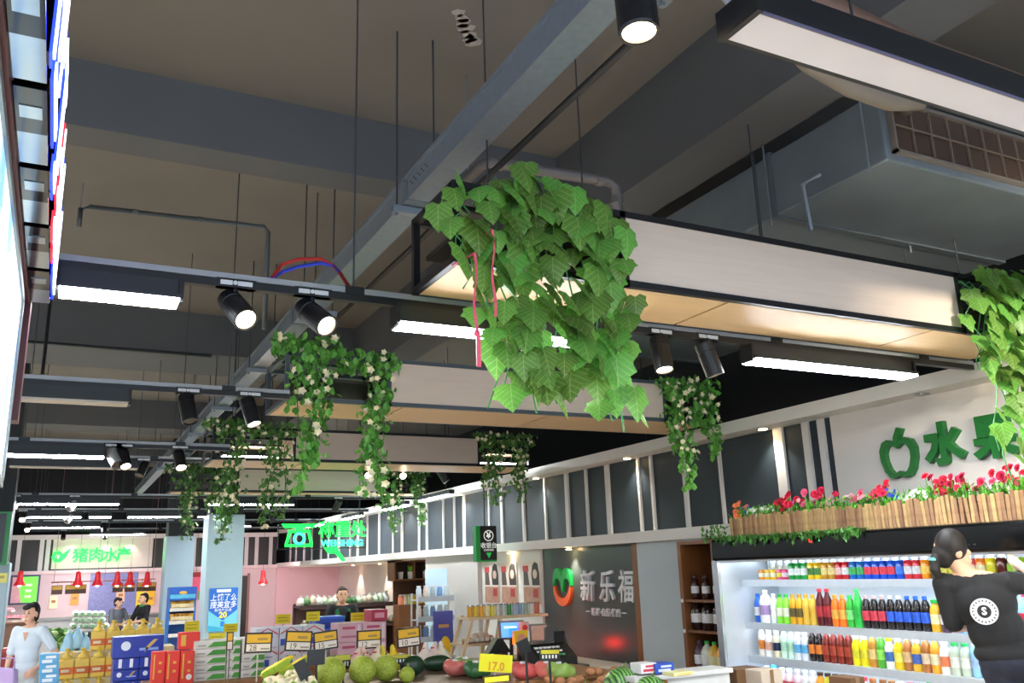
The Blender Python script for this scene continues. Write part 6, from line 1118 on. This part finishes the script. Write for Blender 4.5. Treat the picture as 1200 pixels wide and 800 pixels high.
z1 = atY(210, 703, Yd).z; bx((a.x, Yd-.02, z1), (b_.x, Yd, b_.z)).build('header', M('1f5cb8', .5, var=.15), t); bx((a.x+.02, Yd-.025, z1+.03), (b_.x-.02, Yd-.02, z1+.1)).build('header_print', M('58b8d8', .5, var=.4), t); MB().ball(((a.x+b_.x)/2, Yd-.03, z1+.13), .05, 10, 6, (1.4, .2, .6)).build('header_emblem', M('e8b048', .5), t)
for k, py in enumerate((714, 729, 744)):
    z = atY(210, py, Yd).z; bx((a.x+.03, Yd+.0, z-.02), (b_.x-.03, Yd+.3, z)).build('shelf', M('c8ccd4', .4), t); bx((a.x+.03, Yd-.005, z-.03), (b_.x-.03, Yd, z+.03)).build('price_strip', M('d8d4cc', .5, var=.3, scale=40), t)
    if k < 2:
        for j in range(6):
            x = a.x+.09+j*(b_.x-a.x-.16)/5; o = bx((x-.045, Yd+.05, z), (x+.045, Yd+.15, z+.15)).build('snack_pack', M(('d89a28', 'c87a20', 'e0b038')[j % 3], .4, var=.3, scale=20), loc=(x, Yd+.1, z)); tag(o, '%s snack pack on the %s shelf of the blue-topped rack, %s from the entrance side' % (('golden', 'orange-brown', 'yellow')[j % 3], ('upper', 'lower')[k], nth(j+1)), 'pack', 'snacks on the blue-topped rack'); bx((x-.03, Yd+.045, z+.04), (x+.03, Yd+.05, z+.1)).build('front_print', M('f0dca8', .4), o)
# ---- pork counter
t = thing('pork_counter', 'white service counter in front of the purple tiles', 'counter', (.6, 20.4, 0)); bx((-1.2, 20.2, 0), (2.1, 20.7, .98)).build('carcass', M('c8c4c4', .5), t); bx((-1.22, 20.15, .98), (2.12, 20.75, 1.02)).build('top', M('a8a8aa', .3, .4), t)
t = thing('meat_rail', 'steel hanging rail with yellow price plates over the pork counter', 'rail', (.7, 20.6, 1.6)); Yr = 20.6; zr = atY(100, 681, Yr).z; x0, x1 = atY(60, 681, Yr).x, atY(182, 681, Yr).x
MB().tube([(x0, Yr, zr), (x1, Yr, zr)], .012, 8).build('rail', M('b87060', .4, .5), t)
for x in (x0+.05, (x0+x1)/2, x1-.05): MB().tube([(x, Yr, zr), (x, Yr, 4.5)], .006, 6).build('drop_rod', M('a08078', .4, .4), t)
for j, px in enumerate((67, 83, 95, 138, 152, 166, 177)):
    x = atY(px, 688, Yr).x; o = thing('price_plate', 'small yellow and brown price plate on the meat rail, %s from the green poster' % nth(j+1), 'price tag', (x, Yr, zr-.24), 'price plates on the meat rail'); bx((x-.1, Yr-.008, zr-.24), (x+.1, Yr+.008, zr-.06)).build('plate', M('5a4030', .5), o); bx((x-.09, Yr-.011, zr-.15), (x+.09, Yr-.008, zr-.07)).build('yellow_card', M('e0b048', .5), o); MB().tube([(x, Yr, zr-.06), (x, Yr, zr+.012)], .005, 5).build('hook', CHROME, o)
RED = M('c02028', .35)
for j, px in enumerate((23, 91, 114, 137, 152, 172, 308)):
    Yl = 20.0 if j < 6 else 19.0; zl = atY(px, 686 if px != 308 else 684, Yl).z; x = atY(px, 684, Yl).x; o = thing('pendant_lamp', 'red pendant meat lamp, %s' % ('over the pink display by the entrance', 'first over the pork counter', 'second over the pork counter', 'third over the pork counter', 'fourth over the pork counter', 'last over the pork counter', 'hanging alone before the dark doorway')[j], 'lamp', (x, Yl, zl), 'red pendant lamps')
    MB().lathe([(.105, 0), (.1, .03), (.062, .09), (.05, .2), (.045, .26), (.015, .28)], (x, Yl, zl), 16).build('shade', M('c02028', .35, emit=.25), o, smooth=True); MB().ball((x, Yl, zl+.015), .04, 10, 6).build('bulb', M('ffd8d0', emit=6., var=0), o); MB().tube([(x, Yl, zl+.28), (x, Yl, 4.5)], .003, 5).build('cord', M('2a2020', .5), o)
lamp('pink_counter_glow', 'AREA', (.5, 21.2, 1.75), 14, (1, .9, .9), None, .8, (.5, 23, 1.2)); lamp('pink_room_glow', 'AREA', (4.2, 20.5, 1.85), 14, (1, .7, .76), None, .6, (4.6, 23, 1.2))
t = thing('poster', 'green lit menu board left of the pork counter', 'poster', (-.6, 22.3, 1.2)); Yp = 22.2; a = atY(9, 709, Yp); b_ = atY(48, 673, Yp); bx((a.x, Yp, a.z), (b_.x, Yp+.05, b_.z)).build('frame', M('3a3a5a', .4), t); bx((a.x+.04, Yp-.005, a.z+.04), (b_.x-.04, Yp, b_.z-.04)).build('green_face', M('58c038', .4, emit=.7, var=.2), t)
MB().prism([(a.x+.04, a.z+.04), (a.x+.25, a.z+.04), (a.x+.12, b_.z-.04), (a.x+.04, b_.z-.04)], Matrix(((1, 0, 0, 0), (0, 0, -1, Yp-.005), (0, 1, 0, 0), (0, 0, 0, 1))), .003).build('pink_picture', M('d8a0a8', .5, var=.3), t)
for k in range(3): bx((a.x+.3, Yp-.009, a.z+.14+.12*k), (b_.x-.15, Yp-.005, a.z+.19+.12*k)).build('print_line', M('d8e8c8', .5), t)
for x in (a.x+.05, b_.x-.09): bx((x, Yp+.05, a.z+.1), (x+.04, 23, a.z+.16)).build('wall_bracket', BLACK, t)
for j, (px0, py0, px1, py1, col, nm) in enumerate(((57, 698, 68, 713, 'f0d8b0', 'cream'), (82, 695, 93, 709, 'd89038', 'orange'), (136, 690, 147, 705, 'e0b090', 'peach'), (159, 692, 170, 712, 'e0b830', 'yellow'), (171, 692, 182, 709, 'e0a828', 'amber'))):
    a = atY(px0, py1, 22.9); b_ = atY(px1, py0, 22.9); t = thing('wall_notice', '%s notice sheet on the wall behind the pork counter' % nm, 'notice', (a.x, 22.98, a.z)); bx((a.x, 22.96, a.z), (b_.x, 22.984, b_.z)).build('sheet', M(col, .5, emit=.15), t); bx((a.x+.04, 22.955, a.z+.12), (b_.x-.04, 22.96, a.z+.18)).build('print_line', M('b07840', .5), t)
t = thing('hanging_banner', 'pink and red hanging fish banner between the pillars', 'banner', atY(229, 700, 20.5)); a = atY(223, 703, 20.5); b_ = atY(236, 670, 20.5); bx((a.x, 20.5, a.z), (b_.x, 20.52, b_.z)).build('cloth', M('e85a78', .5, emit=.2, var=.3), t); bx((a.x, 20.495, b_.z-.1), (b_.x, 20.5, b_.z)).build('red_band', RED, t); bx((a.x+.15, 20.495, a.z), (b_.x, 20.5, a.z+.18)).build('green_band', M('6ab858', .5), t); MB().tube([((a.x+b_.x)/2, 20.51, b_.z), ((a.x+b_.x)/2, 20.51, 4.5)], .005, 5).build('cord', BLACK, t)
# goods on the pork counter and by the greens
g = random.Random(4)
for k in range(3):
    for j in range(5 if k else 6):
        p = atY(86+7.5*j+(3 if k else 0), 733-7*k, 15.5); o = thing('rice_sack', 'white packed sack heaped before the purple tiles, %s layer, %s from the entrance' % (nth(k+1), nth(j+1)), 'sack', (p.x, 15.5, p.z-.05), 'white sacks'); MB().ball((p.x, 15.5, p.z), 1, 10, 7, (.06, .09, .05)).build('sack', M('d8dcd0', .5, var=.2, scale=12), o, smooth=True); bx((p.x-.025, 15.405, p.z-.02), (p.x+.025, 15.415, p.z+.02)).build('print', M('6a9a6a', .5), o)
zz = atY(100, 736, 15.5).z-.052; counter('display_table', 'dark table under the white sacks', (atY(82, 736, 15.5).x, 15.3, 0), (atY(128, 736, 15.5).x, 15.75, zz), M('23301f', .6))
for j in range(16):
    px, py = 58+g.uniform(0, 24), 742+g.uniform(0, 22); p = atY(px, py, 12.2+g.uniform(-.2, .3)); o = thing('cabbage', 'pale green leafy head beside the person with the bag, %s in the heap' % nth(j+1), 'cabbage', p, 'heap of leafy greens'); MB().ball(p, 1, 9, 6, (.075, .07, .06)).build('heart', M('b8c888', .6, var=.4, scale=20), o, smooth=True)
    for k in range(3): a_ = k*2.1+j; MB().prism([(0, -.02), (.06, .02), (.05, .1), (0, .13), (-.05, .1), (-.06, .02)], TR(p.x+.04*math.cos(a_), p.y+.04*math.sin(a_), p.z-.02, a_-1.57) @ Matrix.Rotation(R(50), 4, 'X'), .004).build('leaf', M('5a8a3c', .6, var=.3), o)
p = atY(70, 768, 12.3); counter('display_table', 'sloping stand under the leafy greens', (atY(56, 765, 12.2).x, 12.0, 0), (atY(100, 765, 12.2).x, 12.6, p.z-.04), M('2d3a24', .6))
for k in range(3):
    p = atY(57, 800-11*k, 10.2); box_thing('carton', 'light blue carton with white print by the person with the bag, %s layer' % ('bottom', 'middle', 'top')[k], 'carton', TR(p.x, 10.2, p.z), (.17, .2, .1), M('5aa8d8', .5), 'light blue cartons', [('white_print', rect(-.06, .02, .03, .05), 'e8f0f4'), ('white_print', rect(-.03, .06, .06, .085), 'e8f0f4')])
p0 = atY(57, 800, 10.2); bx((p0.x-.1, 10.08, 0), (p0.x+.1, 10.32, p0.z-.001)).build('plinth', M('8a8f92', .5)); tag(bpy.data.objects['plinth'] if 'plinth' in bpy.data.objects and bpy.data.objects['plinth'].parent is None else [o for o in bpy.data.objects if o.name.startswith('plinth') and o.parent is None][0], 'grey block under the light blue cartons', 'plinth')
for j in range(7):
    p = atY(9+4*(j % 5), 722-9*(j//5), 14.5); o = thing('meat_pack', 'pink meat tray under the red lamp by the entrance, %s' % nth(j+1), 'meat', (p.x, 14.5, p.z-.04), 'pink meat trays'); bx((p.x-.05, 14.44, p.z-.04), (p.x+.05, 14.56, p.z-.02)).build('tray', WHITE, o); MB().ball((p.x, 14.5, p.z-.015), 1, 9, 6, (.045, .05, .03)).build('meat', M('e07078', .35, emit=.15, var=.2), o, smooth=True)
p = atY(15, 728, 14.5); counter('display_table', 'brown display case under the pink meat trays', (p.x-.35, 14.2, 0), (p.x+.3, 14.8, p.z-.0), M('6a4a38', .5)); lamp('meat_glow', 'SPOT', (p.x, 14.2, 1.75), 10, (1, .6, .6), None, .05, (p.x, 14.5, 1.0), 80)
t = box_thing('basket', 'dark red box beside the person with the bag', 'box', TR(atY(13, 790, 11.6).x, 11.6, atY(13, 792, 11.6).z), (.22, .2, .3), M('8a2a2c', .5), None, [('rim', rect(-.11, .26, .11, .3), 'a83a38')]); bx((ORG[t.name][0]-.11, 11.5, 0), (ORG[t.name][0]+.11, 11.7, ORG[t.name][2])).build('base', M('4a3a30', .6), t)
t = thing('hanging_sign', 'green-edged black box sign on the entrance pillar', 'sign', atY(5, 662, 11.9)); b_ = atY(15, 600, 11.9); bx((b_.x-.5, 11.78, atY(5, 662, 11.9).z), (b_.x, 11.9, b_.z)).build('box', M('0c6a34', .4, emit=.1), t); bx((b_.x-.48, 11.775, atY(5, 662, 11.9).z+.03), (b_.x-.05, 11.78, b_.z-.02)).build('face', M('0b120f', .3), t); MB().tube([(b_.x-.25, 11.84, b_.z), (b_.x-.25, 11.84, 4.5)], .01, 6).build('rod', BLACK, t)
t = thing('wall_notice', 'pale yellow sheet on the entrance pillar', 'notice', atY(5, 683, 11.95)); a = atY(-6, 683, 11.96); b_ = atY(9, 671, 11.96); bx((a.x, 11.955, a.z), (b_.x, 11.969, b_.z)).build('sheet', M('e0d878', .5), t); bx((a.x+.03, 11.953, a.z+.05), (b_.x-.03, 11.955, a.z+.08)).build('print_line', M('a89a50', .5), t)
# emergency exit sign behind the far vines
t = thing('exit_sign', 'small green lit exit sign seen through the right flower vines', 'sign', (4.7, 6.9, 2.6)); c_ = atY(759, 526, 7.4); t.location = c_; ORG[t.name] = tuple(c_); bx((c_.x-.07, 7.4, c_.z-.04), (c_.x+.07, 7.43, c_.z+.04)).build('casing', M('0c2a14', .4), t); text('EXIT', .055, M('20f050', emit=3., var=0), face_mx((c_.x, 7.4, c_.z), *FWD), t, 'lettering', .002, .001); MB().tube([(c_.x, 7.415, c_.z+.04), (c_.x, 7.415, 4.5)], .006, 6).build('rod', BLACK, t)
# cartons on the plinth corner of the fridge
for lab, px0, py0, px1, py1, Y in (('brown open carton standing against the fridge end', 855, 780, 884, 800, 4.9), ('white-topped carton next to the brown one at the fridge end', 883, 782, 906, 800, 4.75), ('small brown carton before the bottom fridge shelf', 984, 791, 1000, 803, 3.9)):
    a = atY(px0, py1, Y); b_ = atY(px1, py0, Y); w_ = b_.x-a.x; h_ = b_.z-a.z; cx = (a.x+b_.x)/2; t = box_thing('carton', lab, 'carton', TR(cx, Y, a.z-.25), (w_, .16, h_+.25), M('6a4a2c' if 'white' not in lab else 'c8b8a4', .7, var=.15), None, [('tape', rect(-.015, 0, .015, h_+.25), '8a6a48')]); bx((cx-w_/2, Y-.08, 0), (cx+w_/2, Y+.08, a.z-.25)).build('lower_carton', M('7a5634', .7), t)
